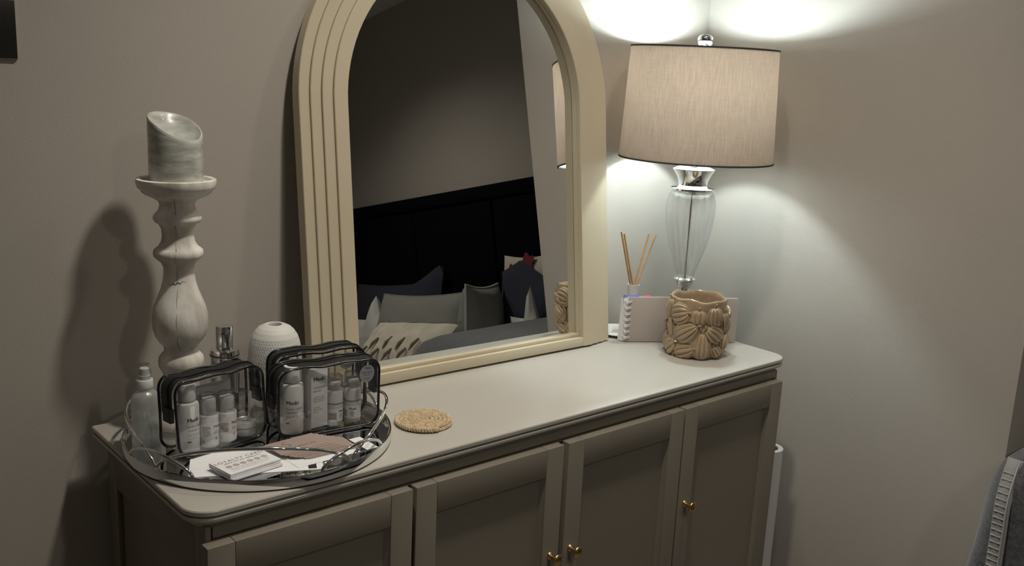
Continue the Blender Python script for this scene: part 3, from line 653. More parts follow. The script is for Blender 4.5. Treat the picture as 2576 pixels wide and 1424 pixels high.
def rrect(w_, h_, r, n=6, inset=0.0, x0=0.0, z0=0.0):
    x1, z1 = x0 + w_, z0 + h_
    a, b_, c, d = x0 + inset, x1 - inset, z0 + inset, z1 - inset; r = max(.001, r - inset); p = []
    for cx, cz, s in ((b_ - r, d - r, 0), (a + r, d - r, 1), (a + r, c + r, 2), (b_ - r, c + r, 3)):
        for i in range(n + 1):
            t = PI / 2 * (s + i / n); p.append((cx + r * math.cos(t), cz + r * math.sin(t)))
    return p
def pouch(loc, ang, W, D, Hh, label, seed, sticker=None):
    """clear vinyl pouch: local x along the front, y into the depth, z up; sagging top line"""
    t = thing('clear_pouch', label, 'pouch', loc, ang, 'clear cosmetic pouches on the tray')
    rnd = random.Random(seed); ph = rnd.uniform(0, 6)
    rr = .022
    def warp(x, y, z):
        k = max(0, z / Hh)
        dz = -.0030 * k * math.sin(PI * x / W) + .0012 * k * math.sin(5 * x / W * PI + ph)
        dy = .0022 * math.sin(PI * z / Hh) * math.sin(2.3 * PI * x / W + ph) * (1 if y < D / 2 else -1) + k * .004 * (1 if y < D / 2 else -1)
        dx = .0018 * math.sin(PI * z / Hh + ph)
        return (x + dx, y + dy, z + dz)
    # dense outline
    base = rrect(W, Hh, rr, 7)
    out = []
    for i in range(len(base)):
        a = Vector(base[i]); b_ = Vector(base[(i + 1) % len(base)]); m = max(1, int((b_ - a).length / .008))
        for k in range(m): out.append(tuple(a + (b_ - a) * k / m))
    for y in (0.0, D):
        # panel: scaled rings of the outline toward the middle
        cx, cz = W / 2, Hh / 2; vs = []; fs = []; n = len(out); lev = 8
        for l in range(lev):
            s_ = 1 - l / lev
            vs += [warp(cx + (x - cx) * s_, y, cz + (z - cz) * s_) for x, z in out]
        vs.append(warp(cx, y, cz))
        for l in range(lev - 1):
            for j in range(n): fs.append((l * n + j, l * n + (j + 1) % n, (l + 1) * n + (j + 1) % n, (l + 1) * n + j))
        for j in range(n): fs.append(((lev - 1) * n + j, (lev - 1) * n + (j + 1) % n, lev * n))
        MB().add(vs, fs).build('front_panel' if y == 0 else 'back_panel', M['pvc'], t, smooth=60)
        MB().tube([warp(x, y, z) for x, z in out], .0022, 8, closed=True).build('piping', M['blackvinyl'], t, smooth=60)
    # gusset: bottom and lower sides clear; zip strip over the top and upper sides
    n = len(out)
    def strip(sel, y0, y1, off=0.0, m=4):
        vs = []; fs = []; idx = [i for i in range(n + 1) if sel(*out[i % n])]
        # longest consecutive run, starting where it begins
        runs = []; cur = []
        seq = [i % n for i in range(2 * n)]
        for i in seq:
            if sel(*out[i]) and len(cur) < n: cur.append(i)
            else:
                if cur: runs.append(cur)
                cur = []
        if cur: runs.append(cur)
        run = max(runs, key=len)
        cx, cz = W / 2, Hh / 2
        for i in run:
            x, z = out[i]
            for q in range(m + 1):
                y = y0 + (y1 - y0) * q / m
                bulge = .0016 * math.sin(PI * (y / D))
                d = Vector((x - cx, z - cz)).normalized() * (bulge + off)
                p = warp(x + d.x, y, z + d.y)
                vs.append(p)
        for a in range(len(run) - 1):
            for q in range(m): fs.append((a * (m + 1) + q, a * (m + 1) + q + 1, (a + 1) * (m + 1) + q + 1, (a + 1) * (m + 1) + q))
        return MB().add(vs, fs), [vs[k * (m + 1) + m // 2] for k in range(len(run))]
    g, _ = strip(lambda x, z: z < Hh * .55 and True, .0015, D - .0015)
    g.build('gusset', M['pvc'], t, smooth=60)
    top = lambda x, z: z > Hh * .48
    for y0, y1 in ((.0015, D * .14), (D * .86, D - .0015)):
        g, _ = strip(top, y0, y1); g.build('gusset', M['pvc'], t, smooth=60)
    zp, mid = strip(top, D * .14, D * .86, .0003)
    zp.build('zip_tape', M['blackzip'], t, smooth=60)
    MB().tube([(p[0], p[1], p[2] + .0006) for p in mid], .0016, 6).build('zip_teeth', M['blackvinyl'], t, smooth=60)
    for p, sx in ((mid[0], 1), (mid[-1], -1)):
        MB().box(p[0] - .0035, p[0] + .0035, p[1] - D * .20, p[1] + D * .20, p[2] - .010, p[2] + .012, .001).build('zip_end', M['blackzip'], t)
    px, py, pz = mid[4]
    MB().box(px + .0012, px + .0030, py - .003, py + .003, pz - .020, pz, .0006).build('zip_pull', M['chrome'], t)
    if sticker:
        sx, sz, R = sticker; vs = []; seg = 32
        for j in range(seg): 
            q = warp(sx + R * math.cos(2 * PI * j / seg), 0, sz + 1.15 * R * math.sin(2 * PI * j / seg)); vs.append((q[0], q[1] - .0006, q[2]))
        s_ = MB().add(vs, [tuple(range(seg))]).build('foil_sticker', M['holo'], t, smooth=0, recalc=False); s_['label'] = 'round holographic foil sticker'
        b = MB(); yy = min(v[1] for v in vs) - .0004
        MM = T(0, yy, 0) @ RX(PI / 2)
        [put_text(b, 'Medi', sx - .004 + dx, sz + .0065, .0042, M=MM) for dx in (0, .00015)]; put_text(b, 'k8', sx + .0045, sz + .0065, .0028, M=MM)
        put_text(b, 'Brighter Skin Kit', sx, sz - .0005, .0029, M=MM, align='CENTER', offset=.004); put_text(b, 'with vitamin C', sx, sz - .0042, .0022, M=MM, align='CENTER', offset=.004)
        put_bar(b, sx - .005, sx + .005, sz - .0105, sz - .0100, M=MM)
        b.build('lettering', M['ink'], s_, smooth=0)
    return t
ZP = z_ + .0022 + .0010          # pouch seat on the leaflets
aL = math.atan2(.154, .988); dL = Vector((.988, .154)); nL = Vector((-.154, .988)); FL = Vector((.5225, 1.3200))
pouch((FL.x, FL.y, ZP), aL, .151, .054, .1185, 'clear vinyl pouch with black piping at the left of the tray', 3)
aR = math.atan2(-.107, .994); dR = Vector((.994, -.107)); nR = Vector((.107, .994)); FR = Vector((.6800, 1.3110))
pouch((FR.x, FR.y, ZP), aR, .172, .052, .1125, 'clear vinyl pouch with foil sticker, front right on the tray', 5, (.150, .089, .0130))
FB = FR + nR * .0610 + dR * .022
pouch((FB.x, FB.y, ZP), aR, .156, .050, .1160, 'clear vinyl pouch standing behind the front right pouch by the vase', 9, (.122, .094, .0130))
ZC = ZP + .0026
faceL = math.radians(30) ; 
def at(F, d, n, a, b_): q = F + d * a + n * b_; return (q.x, q.y, ZC)
def face(loc, extra=0.0): return math.atan2(loc[1], loc[0]) - PI / 2 + extra
p = at(FL, dL, nL, .0270, .0200); cleanser(p, face(p, .45), 'white cleanser bottle in the left pouch', h=.1060)
p = at(FL, dL, nL, .0625, .0190); airless(p, face(p, .15), 'squat white pump bottle next to the cleanser in the left pouch')
p = at(FL, dL, nL, .0950, .0210); airless(p, face(p, .15), 'white pump bottle beside the silver tin in the left pouch', R=.0150, h=.0770)
p = at(FL, dL, nL, .1290, .0235)
tn = thing('balm_tin', 'low round silver tin in the left pouch', 'tin', p, face(p))
MB().lathe([(0, 0), (.0160, 0), (.0170, .001), (.0170, .0115), (.0164, .012), (0, .012)], 40, False, False).build('tin_base', M['tin'], tn, smooth=40)
MB().lathe([(0, .0122), (.0174, .0122), (.0176, .0128), (.0176, .0205), (.0168, .0218), (.0150, .0220), (.0142, .0212), (0, .0210)], 40, False, False).build('lid', M['tin'], tn, smooth=40)
b = MB(); brand(b, -.0105, -.003, .009, None, T(0, 0, .0212)); b.build('lettering', M['greyink'], tn, smooth=0)
p = at(FL, dL, nL, .0560, .0445)
ic = thing('insert_card', 'pale insert card with small black print at the back of the left pouch', 'card', p, aL)
MB().box(0, .062, 0, .0006, 0, .088).build('sheet', M['label'], ic, smooth=0)
b = MB(); FM = T(0, -.0001, 0) @ RX(PI / 2)
put_text(b, 'MD', 0, 0, .0085, M=FM @ T(.0115, .0620, 0) @ RZ(PI / 2), offset=.004); put_bar(b, .012, .034, .0560, .0566, M=FM); b.build('lettering', M['ink'], ic, smooth=0)
b = MB()
for i in range(4): put_bar(b, .040 + .002 * i, .058 - .002 * i, .070 - .0035 * i, .071 - .0035 * i, M=FM)
b.build('small_print', M['greyink'], ic, smooth=0)
p = at(FL, dL, nL, .1290, .0475)
pn = thing('cosmetic_pencil', 'slim dark pencil upright behind the silver tin in the left pouch', 'pencil', p)
MB().tube([(0, 0, 0), (.003, .0005, .060)], .0028, 10).build('barrel', M['blackvinyl'], pn)
MB().tube([(.003, .0005, .0605), (.0045, .0007, .094)], .0030, 10).build('cap', M['steel'], pn)
p = at(FR, dR, nR, .0290, .0225); cleanser(p, face(p, -.05), 'white cleanser bottle in the front right pouch', R=.0182, h=.1215 - .012)
p = at(FR, dR, nR, .0680, .0240)
bx = thing('serum_carton', 'tall white serum carton in the front right pouch', 'box', p, aR + math.radians(8))
MB().box(-.0150, .0150, -.0150, .0150, 0, .103, .0004).build('carton', M['carton'], bx)
b = MB(); FM = T(-.0150, -.01512, 0) @ RX(PI / 2)
[put_text(b, 'Medi', .0035 + dx, .0820, .0096, M=FM) for dx in (0, .0003, .0006)]; put_text(b, 'k', .0235, .0856, .0046, M=FM); put_text(b, '8', .0235, .0820, .0046, M=FM); put_bar(b, 0, .030, .001, .0045, M=FM)
b.build('lettering', M['ink'], bx, smooth=0)
b = MB()
put_text(b, 'antioxidant', .0035, .0700, .0058, M=FM); put_text(b, 'serum', .0035, .0640, .0058, M=FM)
for i, tx in enumerate(('vitamin C 15%', 'ferulic acid 0.5%', 'vitamin E 0.5%')): put_text(b, tx, .0035, .0540 - i * .0036, .0034, M=FM)
for i, tx in enumerate(('skin type:', 'pigmentation', 'ageing')): put_text(b, tx, .0035, .0370 - i * .0038, .0034, M=FM)
b.build('lettering', M['greyink'], bx, smooth=0)
p = at(FR, dR, nR, .1035, .0270); serum_jar(p, face(p, .9), 'serum bottle beside the white carton in the front right pouch')
p = at(FR, dR, nR, .1360, .0270); serum_jar(p, face(p), 'serum bottle under the foil sticker in the front right pouch')
p = at(FB, dR, nR, .0300, .0250); cleanser(p, face(p, -.05), 'white cleanser bottle in the rear pouch', R=.0178, h=.108)
p = at(FB, dR, nR, .0850, .0250); airless(p, face(p), 'white pump bottle in the middle of the rear pouch')

# ------------------------------------------------------------------ woven coaster
co = thing('woven_coaster', 'round braided jute coaster on the bare sideboard top', 'coaster', (.9315, 1.2760, ZT))
pitch = .0072; strands = [[], [], []]; th_ = 2.5; s_ = 0.0
while True:
    r = pitch * th_ / (2 * PI)
    if r > .0485: break
    ph = s_ / .0135 * 2 * PI
    for k in range(3):
        a = ph + 2 * PI * k / 3
        rr = r + .00215 * math.sin(a); z = .0056 + .0026 * math.sin(2 * a + .6) + .0003 * random.uniform(-1, 1)
        strands[k].append((rr * math.cos(th_), rr * math.sin(th_), z))
    ds = .0016; s_ += ds; th_ += ds / max(r, .002)
for k in range(3): MB().tube(strands[k], .0024, 6).build('jute_strand', M['jute'], co, smooth=60)
MB().lathe([(0, .0006), (.0475, .0006), (.0488, .0025), (.0475, .0050), (0, .0050)], 48, False, False).build('coil_core', M['jute'], co, smooth=40)

# ------------------------------------------------------------------ pumpkin pot
PX, PY = 1.689, 1.303
pp = thing('pumpkin_pot', 'glazed brown ceramic pot covered in raised pumpkins', 'pot', (PX, PY, ZT))
camdir = math.atan2(-PY, -PX)
def wav(t): return .0020 * math.sin(4 * t + .6) + .0014 * math.sin(7 * t + 2)
rings = []; seg = 72
def pr(t, k): return 1 + .03 * math.sin(5 * t + k * 3) * .5
for fr, R_ in ((0, .040), (.0, .054), (.02, .058), (.12, .0625), (.3, .0640), (.5, .0635), (.7, .0620), (.88, .0610), (.97, .0615)):
    rings.append([(R_ * pr(2 * PI * j / seg, fr) * math.cos(2 * PI * j / seg), R_ * pr(2 * PI * j / seg, fr) * math.sin(2 * PI * j / seg), fr * (.1285 + wav(2 * PI * j / seg))) for j in range(seg)])
for R_, dz in ((.0605, .0), (.0580, .0008), (.0558, -.002), (.0550, -.010), (.0550, -.06), (.052, -.110), (.040, -.118), (.002, -.119)):
    rings.append([(R_ * pr(2 * PI * j / seg, 1) * math.cos(2 * PI * j / seg), R_ * pr(2 * PI * j / seg, 1) * math.sin(2 * PI * j / seg), .1285 + wav(2 * PI * j / seg) * max(0, 1 + dz / .05) + dz) for j in range(seg)])
MB().rings(rings).build('pot_body', M['glaze'], pp, smooth=60)
def pumpkin(parent, ang, z, hw, hh, dep, rot, ribs, pear=0.0, stem=True):
    vs = []; fs = []; nl, nm = 11, ribs * 6
    for i in range(nl + 1):
        la = -PI / 2 + PI * i / nl
        for j in range(nm + 1):
            lo = -1.75 + 3.5 * j / nm
            rb = 1 - .27 * (1 - abs(math.sin(ribs * (lo + 1.75) / 3.5 * PI))) ** 1.6
            c = math.cos(la) ** .85 * rb
            dimple = 1 - .12 * max(0, math.sin(la)) ** 6
            x = hw * c * math.sin(lo) * (1 - pear * math.sin(la)); y = hh * math.sin(la) * dimple; zz = dep * c * math.cos(lo)
            vs.append((x, y, zz))
    for i in range(nl):
        for j in range(nm): fs.append((i * (nm + 1) + j, i * (nm + 1) + j + 1, (i + 1) * (nm + 1) + j + 1, (i + 1) * (nm + 1) + j))
    a = camdir + ang; R_ = .0600
    n = Vector((math.cos(a), math.sin(a), 0)); tx = Vector((-math.sin(a), math.cos(a), 0)); up = Vector((0, 0, 1))
    B = Matrix(((tx.x, up.x, n.x, n.x * R_), (tx.y, up.y, n.y, n.y * R_), (tx.z, up.z, n.z, z), (0, 0, 0, 1)))
    o = MB().add(vs, fs, B @ RZ(rot)).build('pumpkin', M['glaze'], parent, smooth=75)
    if stem:
        MB().tube([(0, hh * .82, dep * .15), (.0006, hh * 1.08, dep * .35), (.0016, hh * 1.08 + .0045, dep * .45)], lambda t: .0026 - .0006 * t, 7, M=B @ RZ(rot)).build('stem', M['glaze'], o, smooth=60)
# angle to the right of the camera direction is positive (anticlockwise seen from above)
front = [(-.62, .098, .0205, .0215, .017, -1.25, 7), (.02, .096, .0165, .0150, .014, 0, 5), (.62, .098, .0165, .0200, .016, .1, 6),
         (-1.02, .066, .0120, .0200, .013, .15, 4), (-.32, .062, .0185, .0255, .017, -.95, 6), (.62, .060, .0170, .0215, .016, .95, 6),
         (.22, .034, .0150, .0275, .016, .0, 5), (-.98, .022, .0185, .0185, .016, -.9, 5), (-.38, .019, .0155, .0215, .014, -1.2, 5), (.80, .021, .0120, .0140, .012, .7, 5),
         (-1.25, .100, .0130, .0230, .014, .0, 5), (1.15, .085, .0135, .0190, .014, .2, 5), (1.25, .040, .0160, .0200, .015, -.5, 5)]
for a, z, hw, hh, dp, rt, rb in front: pumpkin(pp, a, z - .002, hw * 1.27, hh * 1.16, dp * .92, rt, rb, pear=.35 if hh > .025 else .08)
rn = random.Random(4)
for row, z in enumerate((.096, .060, .024)):
    for k in range(6):
        pumpkin(pp, 1.85 + .52 * k + .2 * row - (.25 if row == 1 else 0), z + rn.uniform(-.004, .004), rn.uniform(.014, .018), rn.uniform(.017, .022), .0145, rn.uniform(-1.2, 1.2), 5, .1)

# ------------------------------------------------------------------ reed diffuser on a saucer
sc_ = tag(MB().lathe([(0, 0), (.034, 0), (.036, .0012), (.046, .0035), (.0535, .0072), (.0545, .0080), (.0535, .0088), (.045, .0055), (.034, .0036), (0, .0034)], 56, False, False).build('saucer', M['ceramic'], None, smooth=40, loc=(1.656, 1.5045, ZT)), 'small white saucer under the reed diffuser, beside the mirror foot', 'saucer')
df = thing('reed_diffuser', 'white ceramic diffuser bottle with flared neck behind the notebook', 'diffuser', (1.681, 1.491, ZT + .0036))
MB().lathe([(0, 0), (.0200, 0), (.0220, .002), (.0225, .040), (.0205, .058), (.0150, .070), (.0122, .078), (.0118, .086), (.0132, .100), (.0144, .1135), (.0146, .1150), (.0134, .1152), (.0120, .104), (.0100, .088), (.010, .060), (0, .012)], 36, False, False).build('diffuser_bottle', M['whiteglaze'], df, smooth=45)
for (tx, ty, tz, bx_, by_, lab) in ((1.6255, 1.491, 1.0470, 1.6960, 1.4925, 'wooden reed tipping far left out of the diffuser'), (1.6325, 1.488, 1.0430, 1.6990, 1.4890, 'wooden reed just right of the leftmost one'),
                                    (1.7260, 1.495, 1.0330, 1.6620, 1.4935, 'wooden reed leaning right, the shorter looking of the right pair'), (1.7470, 1.492, 1.0310, 1.6560, 1.4880, 'wooden reed leaning furthest right towards the lamp')):
    v = Vector((tx - bx_, ty - by_, tz - .848)); o = MB().tube([(0, 0, 0), tuple(v)], .0021, 10).build('reed_stick', M['reed'], None, loc=(bx_, by_, .848), smooth=50)
    tag(o, lab, 'reed', 'reeds in the diffuser')

# ------------------------------------------------------------------ wire-bound notebook standing on edge
NA, NBk = Vector((1.610, 1.4440)), Vector((1.8310, 1.3000)); nd = (NBk - NA).normalized(); Ln = (NBk - NA).length
nb = thing('wirebound_notebook', 'taupe wire-bound notebook standing on its long edge behind the pot', 'notebook', (NA.x, NA.y, ZT), math.atan2(nd.y, nd.x))
MB().box(.004, Ln, 0, .0016, .0035, .1055, .0005).build('front_cover', M['notecover'], nb)
MB().box(.004, Ln - .003, .0022, .0095, .0010, .1035, .0005).build('page_block', M['paper'], nb)
MB().box(.004, Ln, .0100, .0116, .0, .1055, .0005).build('back_cover', M['notecover'], nb)
for k in range(4):
    # loose sheets fanning out at the bound edge
    MB().add([(.003, .003 + k * .002, .002), (-.006 - .002 * k, .006 + k * .003, .002), (-.004 - .0015 * k, .006 + k * .003, .1), (.003, .003 + k * .002, .1025)], [(0, 1, 2, 3)]).build('loose_page', M['paper'], nb, smooth=0, recalc=False)
for k in range(7):
    z = .0105 + k * .0138
    for dz in (0, .0030):
        pts = []
        for i in range(15):
            a = -1.2 + (2 * PI - 1.0) * i / 14
            pts.append((.004 + .0085 * -math.cos(a - .6) * 1.0 + .001, .0058 + .0092 * math.sin(a - .6 + PI), z + dz))
        MB().tube(pts, .0008, 6).build('wire_ring', M['wire'], nb, smooth=60)
o = MB().box(-.004, .030, .0095, .0099, .1035, .1085).build('index_tab', M['purple'], nb, smooth=0); o['label'] = 'purple index tab'
MB().box(-.0065, -.004, .0090, .0099, .085, .1085).build('index_tab', M['purple'], nb, smooth=0)
o = MB().box(.043, .056, .0085, .0089, .1035, .1090).build('index_tab', M['pink'], nb, smooth=0); o['label'] = 'pink index tab'

# ------------------------------------------------------------------ switch plate on the back wall
sw = thing('light_switch', 'dark square light switch plate on the wall at the left', 'light switch', (.366, YB, 1.376))
MB().box(-.043, .043, -.0040, 0, 0, .0862, .0012).build('back_plate', M['switchedge'], sw)
MB().box(-.0418, .0418, -.0062, -.0040, .0012, .0850, .0010).build('face_plate', M['switch'], sw)
for x in (-.021, .003):
    MB().box(x, x + .018, -.0095, -.0062, .027, .059, .0012).build('rocker', M['switch'], sw)

# ------------------------------------------------------------------ paper roll between sideboard and wall
rl = thing('paper_roll', 'white paper roll standing upright between sideboard and right wall', 'roll', (1.9300, 1.2450, 0))
MB().lathe([(.0240, 0), (.0345, 0), (.0350, .001), (.0350, .5395), (.0345, .5400), (.0240, .5400), (.0240, 0)], 48, False, False).build('paper_layers', M['rollpaper'], rl, smooth=40)
MB().lathe([(.0222, .0), (.0238, .0), (.0238, .5385), (.0222, .5385), (.0222, 0)], 40, False, False).build('core', M['cardcore'], rl, smooth=40)

# ------------------------------------------------------------------ padded couch under a grey fleece blanket (right edge of the photo)
CX0, CX1, CY0, CY1, CZ = 1.862, 2.74, .10, .728, .715
cc = thing('padded_couch', 'padded couch with wooden legs under the grey fleece blanket', 'couch', ((CX0 + CX1) / 2, (CY0 + CY1) / 2, 0))
a, b_ = (CX1 - CX0) / 2, (CY1 - CY0) / 2
MB().box(-a + .03, a, -b_ + .03, b_ - .03, .60, CZ - .006, .02).build('pad', M['couchvinyl'], cc)
MB().box(-a + .06, a - .03, -b_ + .06, b_ - .06, .54, .60, .004).build('underframe', M['couchwood'], cc)
for sx in (-1, 1):
    for sy in (-1, 1): MB().box(sx * (a - .11) - .022, sx * (a - .11) + .022, sy * (b_ - .09) - .022, sy * (b_ - .09) + .022, 0, .54, .003).build('leg', M['couchwood'], cc)
bl = thing('fleece_blanket', 'grey fleece blanket with stitched hem draped over the couch', 'blanket', ((CX0 + CX1) / 2, (CY0 + CY1) / 2, 0))
rings = []
def brect(ins, r, n=14):
    p = []
    x0, x1, y0, y1 = -a + ins, a - ins, -b_ + ins, b_ - ins; r = max(.004, r)
    for cx, cy, s in ((x1 - r, y1 - r, 0), (x0 + r, y1 - r, 1), (x0 + r, y0 + r, 2), (x1 - r, y0 + r, 3)):
        for i in range(n + 1):
            t = PI / 2 * (s + i / n); p.append((cx + r * math.cos(t), cy + r * math.sin(t)))
    out = []
    for i in range(len(p)):
        A_ = Vector(p[i]); B_ = Vector(p[(i + 1) % len(p)]); m = 12 if (i % (n + 1)) == n else 1
        for k in range(m): out.append(tuple(A_ + (B_ - A_) * k / m))
    return out
prof = [(.27, CZ + .031, .020), (.20, CZ + .030, .07), (.12, CZ + .027, .08), (.07, CZ + .018, .08), (.035, CZ + .002, .075), (.015, CZ - .022, .07), (.004, CZ - .055, .07), (.0, CZ - .10, .07), (-.006, .54, .07), (-.016, .46, .07), (-.026, .38, .07), (-.036, .29, .07)]
for ins, z, r in prof:
    ring = []
    for q, (x, y) in enumerate(brect(ins, r)):
        k = max(0, (CZ - z) / .4); nn = noise.noise(Vector((x * 5, y * 5, z * 2))) * (.010 + .020 * k)
        d = Vector((x, y)).normalized()
        fold = (.010 * k * math.sin(x * 31 + y * 27) + nn * .7)
        fold = min(fold, .003) if y > b_ * .6 else fold
        ring.append((x + d.x * fold, min(y + d.y * fold, b_ + .006), z + nn * .25))
    rings.append(ring)
MB().rings(rings, True, False).build('blanket_cloth', M['fleece'], bl, smooth=80)
# hem: folded over edge hanging down the near end, with blanket stitching
def hemx(z): return -a - .008 - max(0, .60 - z) * .11 + (0 if z < .60 else (z - .60) ** 2 * 3.6)
hz = [.29 + (.712 - .29) * i / 26 for i in range(27)]
hy = lambda z: b_ - .062 - .055 * (.70 - z) 
def hemstrip(y0, y1, off):
    vs = []
    for z in hz: vs += [(hemx(z) - off, hy(z) + y0, z), (hemx(z) - off, hy(z) + y1, z)]
    return MB().add(vs, [(2 * i, 2 * i + 1, 2 * i + 3, 2 * i + 2) for i in range(len(hz) - 1)])
hs = []
hm = MB()
for o0, o1, th in ((0.0, .030, .0075),):
    ringz = []
    for z in hz:
        x = hemx(z); y = hy(z)
        ringz.append([(x + .002, y, z), (x - th * .7, y + .003, z), (x - th, y + .015, z), (x - th * .7, y + .027, z), (x + .002, y + .030, z)])
    hm.rings(ringz)
hm = hm.build('hem', M['hem'], bl, smooth=60)
for i in range(34):
    z = .30 + i * .0118; x = hemx(z) - .0072; y = hy(z)
    MB().box(x - .0012, x + .003, y + .006, y + .026, z - .0011, z + .0011, .0004).build('stitch', M['stitch'], hm)
MB().tube([(hemx(z) - .0066, hy(z) + .0045, z) for z in hz], .0018, 6).build('stitch_cord', M['stitch'], hm, smooth=60)

# ------------------------------------------------------------------ bed seen in the mirror
bd = thing('bed', 'double bed with tall dark navy upholstered headboard, seen in the mirror', 'bed', (1.95, -1.05, 0))
bx0, by0 = 1.95, -1.05
MB().box(2.905 - bx0, 2.958 - bx0, -2.16 - by0, .06 - by0, 0, 1.335, .01).build('headboard', M['navy'], bd)
for k in range(3):
    y = -2.13 + k * .73
    MB().box(2.885 - bx0, 2.905 - bx0, y - by0, y + .715 - by0, .40, 1.255, .009).build('headboard_panel', M['navy'], bd)
MB().box(2.882 - bx0, 2.905 - bx0, -2.15 - by0, .05 - by0, 1.265, 1.330, .009).build('headboard_border', M['navy'], bd)
MB().box(.95 - bx0, 2.88 - bx0, -2.08 - by0, -.02 - by0, .06, .30, .01).build('bed_base', M['navy'], bd)
for x in (1.02, 2.80):
    for y in (-2.0, -.10): MB().box(x - .03 - bx0, x + .03 - bx0, y - .03 - by0, y + .03 - by0, 0, .06).build('leg', M['couchwood'], bd, smooth=0)
MB().box(.96 - bx0, 2.88 - bx0, -2.07 - by0, -.03 - by0, .30, .46, .03).build('mattress', M['whitepil'], bd)
def duvet():
    vs = []; fs = []; nx, ny = 40, 40
    for i in range(nx + 1):
        for j in range(ny + 1):
            x = .93 + (2.30 - .93) * i / nx; y = -2.11 + 2.12 * j / ny
            e = min(1, min(i, nx - i + 3) / 3.0, min(j, ny - j) / 2.0)
            z = .465 + .045 * e ** .5 + .014 * noise.noise(Vector((x * 3, y * 3, 1))) * e
            if j in (0, ny) or i == 0: z = .33
            vs.append((x - bx0, y - by0, z))
    for i in range(nx):
        for j in range(ny): k = i * (ny + 1) + j; fs.append((k, k + 1, k + ny + 2, k + ny + 1))
    return MB().add(vs, fs)
dv = tag(duvet().build('duvet', M['greyduvet'], None, smooth=70, loc=(bx0, by0, 0)), 'slate grey duvet spread over the bed, seen in the mirror', 'duvet')

def cushion_mb(w_, h_, t_, n=22, pinch=.10, peak=None, seed=0, M_=None):
    """plump cushion standing in local xz, thickness along y, bottom edge at z = 0"""
    mb = MB()
    def P_(u, v, s):
        e = (1 - u * u) * (1 - v * v)
        x = u * w_ / 2 * (1 - pinch * (1 - abs(v)) ** 0 * (1 - v * v) * .6); z = v * h_ / 2 * (1 - pinch * (1 - u * u) * .9)
        y = s * t_ / 2 * max(0, e) ** .42
        y += .006 * noise.noise(Vector((u * 3 + seed, v * 3, s))) * (1 if e > .02 else 0)
        z += h_ / 2
        if peak:
            pu, amt, wd = peak; z += amt * max(0, 1 - abs(u - pu) / wd) ** 1.0 * max(0, v) ** 3
        return (x, y, z)
    for s in (-1, 1):
        vs = [P_(-1 + 2 * i / n, -1 + 2 * j / n, s) for i in range(n + 1) for j in range(n + 1)]
        fs = [(i * (n + 1) + j, (i + 1) * (n + 1) + j, (i + 1) * (n + 1) + j + 1, i * (n + 1) + j + 1) for i in range(n) for j in range(n)]
        mb.add(vs, fs, M_)
    return mb
def place_cushion(name, label, mat, w_, h_, t_, loc, yaw, lean, cat='cushion', piping=None, roll=0.0, **kw):
    t = thing(name, label, cat, loc, yaw)
    MM = RX(lean) @ RY(roll)
    cushion_mb(w_, h_, t_, M_=MM, **kw).build('cover', mat, t, smooth=80)
    if piping:
        pts = []
        for u, v in [(-1 + 2 * i / 20, -1) for i in range(20)] + [(1, -1 + 2 * i / 20) for i in range(20)] + [(1 - 2 * i / 20, 1) for i in range(20)] + [(-1, 1 - 2 * i / 20) for i in range(20)]:
            x = u * w_ / 2 * (1 - .10 * (1 - v * v) * .6); z = v * h_ / 2 * (1 - .10 * (1 - u * u) * .9) + h_ / 2
            pts.append((x, 0, z))
        MB().tube(pts, .005, 6, closed=True, M=MM).build('piping', piping, t, smooth=60)
    return t
YW = -PI / 2        # cushions face -x (away from the headboard): local -y -> world -x
BT = .462
place_cushion('pillow', 'navy pillow against the headboard, left in the mirror', M['bluepil'], .92, .43, .18, (2.76, -1.53, BT), YW, -.16, 'pillow', seed=1, peak=(-.9, .08, .5))
place_cushion('pillow', 'navy pillow against the headboard, right in the mirror', M['bluepil'], .58, .44, .14, (2.705, -.19, BT), YW, -.14, 'pillow', seed=2, peak=(.50, .08, .6))
place_cushion('pillow', 'white pillow with pointed corner in front of the left navy pillow', M['whitepil'], .62, .25, .13, (2.60, -1.50, BT), YW, -.10, 'pillow', seed=3, peak=(-.16, .15, .16))
place_cushion('pillow', 'white pillow with pointed corner in front of the right navy pillow', M['whitepil'], .34, .26, .09, (2.62, -.10, BT), YW, -.05, 'pillow', seed=4, peak=(.10, .15, .16))
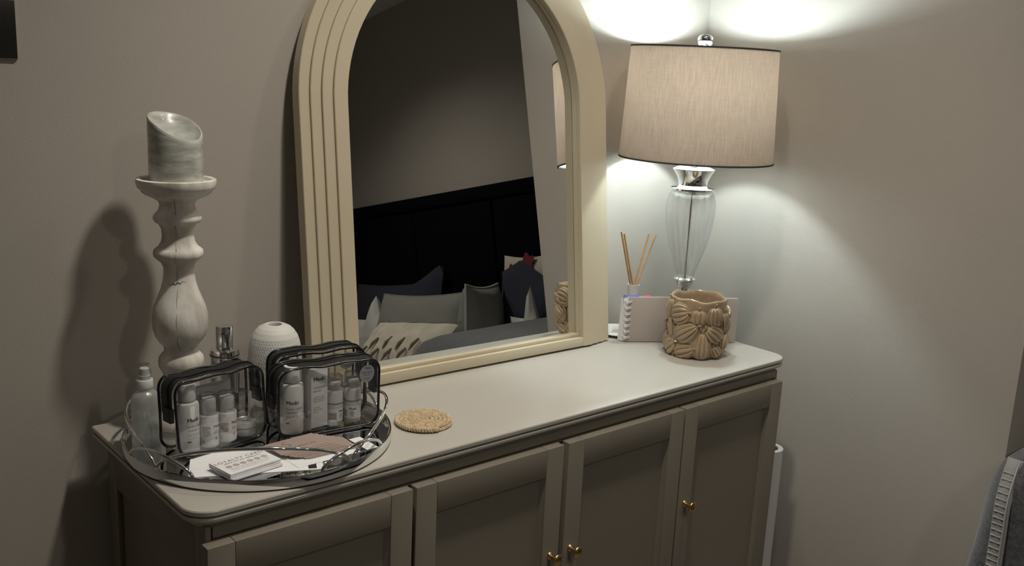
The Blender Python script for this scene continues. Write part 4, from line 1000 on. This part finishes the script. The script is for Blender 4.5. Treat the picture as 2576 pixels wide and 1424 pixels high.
place_cushion('cushion', 'large sage grey velvet cushion facing out, seen in the mirror', M['greypil'], .78, .40, .15, (2.42, -.83, BT + .005), YW, -.36, piping=M['greypil'], seed=5)
place_cushion('cushion', 'sage grey velvet cushion turned sideways, seen in the mirror', M['greypil'], .38, .41, .16, (2.50, -.35, BT + .005), YW + 1.0, -.10, piping=M['whitepil'], seed=6, roll=.06)
cr_ = place_cushion('cushion', 'cream fringed cushion with brown tassels in front of the grey one', M['creampil'], .66, .26, .13, (2.16, -.56, BT + .075), YW, -.75, seed=7)
MMc = RX(-.75); rn = random.Random(2)
fr_ = MB()
for i in range(70):
    u = -1 + 2 * i / 69; z = .26 * (1 - .10 * (1 - u * u) * .45) - .002
    fr_.tube([(u * .33, 0, z), (u * .33 + rn.uniform(-.004, .004), rn.uniform(-.004, .004), z + rn.uniform(.008, .018))], .0022, 4, M=MMc)
fr = fr_.build('fringe', M['tassel'], cr_); fr['kind'] = 'stuff'
for i in range(9):
    u = -.8 + 1.35 * i / 8; z = .05 + .05 * (i % 2) + rn.uniform(-.01, .02)
    MB().tube([(u * .33, -.062, z + .035), (u * .33 + .012, -.068, z), (u * .33 + .020, -.064, z - .03)], lambda t: .0105 * (1 - abs(t - .35)) ** 1.5, 8, M=MMc).build('tassel', M['tassel'], cr_, smooth=60)
fl = place_cushion('cushion', 'cream cushion with dark red flowers behind the right navy pillow', M['creampil'], .40, .53, .09, (2.835, -.41, BT), YW, -.10, seed=8)
for (x, z, r) in ((-.02, .470, .052), (.09, .43, .045), (-.10, .36, .035), (.155, .26, .045), (.165, .12, .045), (.0, .25, .05), (-.14, .12, .05), (.15, .36, .025)):
    vs = []
    for j in range(20):
        t = 2 * PI * j / 20; rr = r * (1 + .22 * math.cos(5 * t)); vs.append((x + rr * math.cos(t), 0, z + rr * math.sin(t)))
    e = MB().add([(p[0], -.046 * max(.15, (1 - min(1, abs(p[0]) / .21) ** 2) * (1 - min(1, abs(p[2] - .265) / .28) ** 2)) ** .42 - .006, p[2]) for p in vs], [tuple(range(20))], RX(-.10)).build('flower_print', M['redflower'], fl, smooth=0)
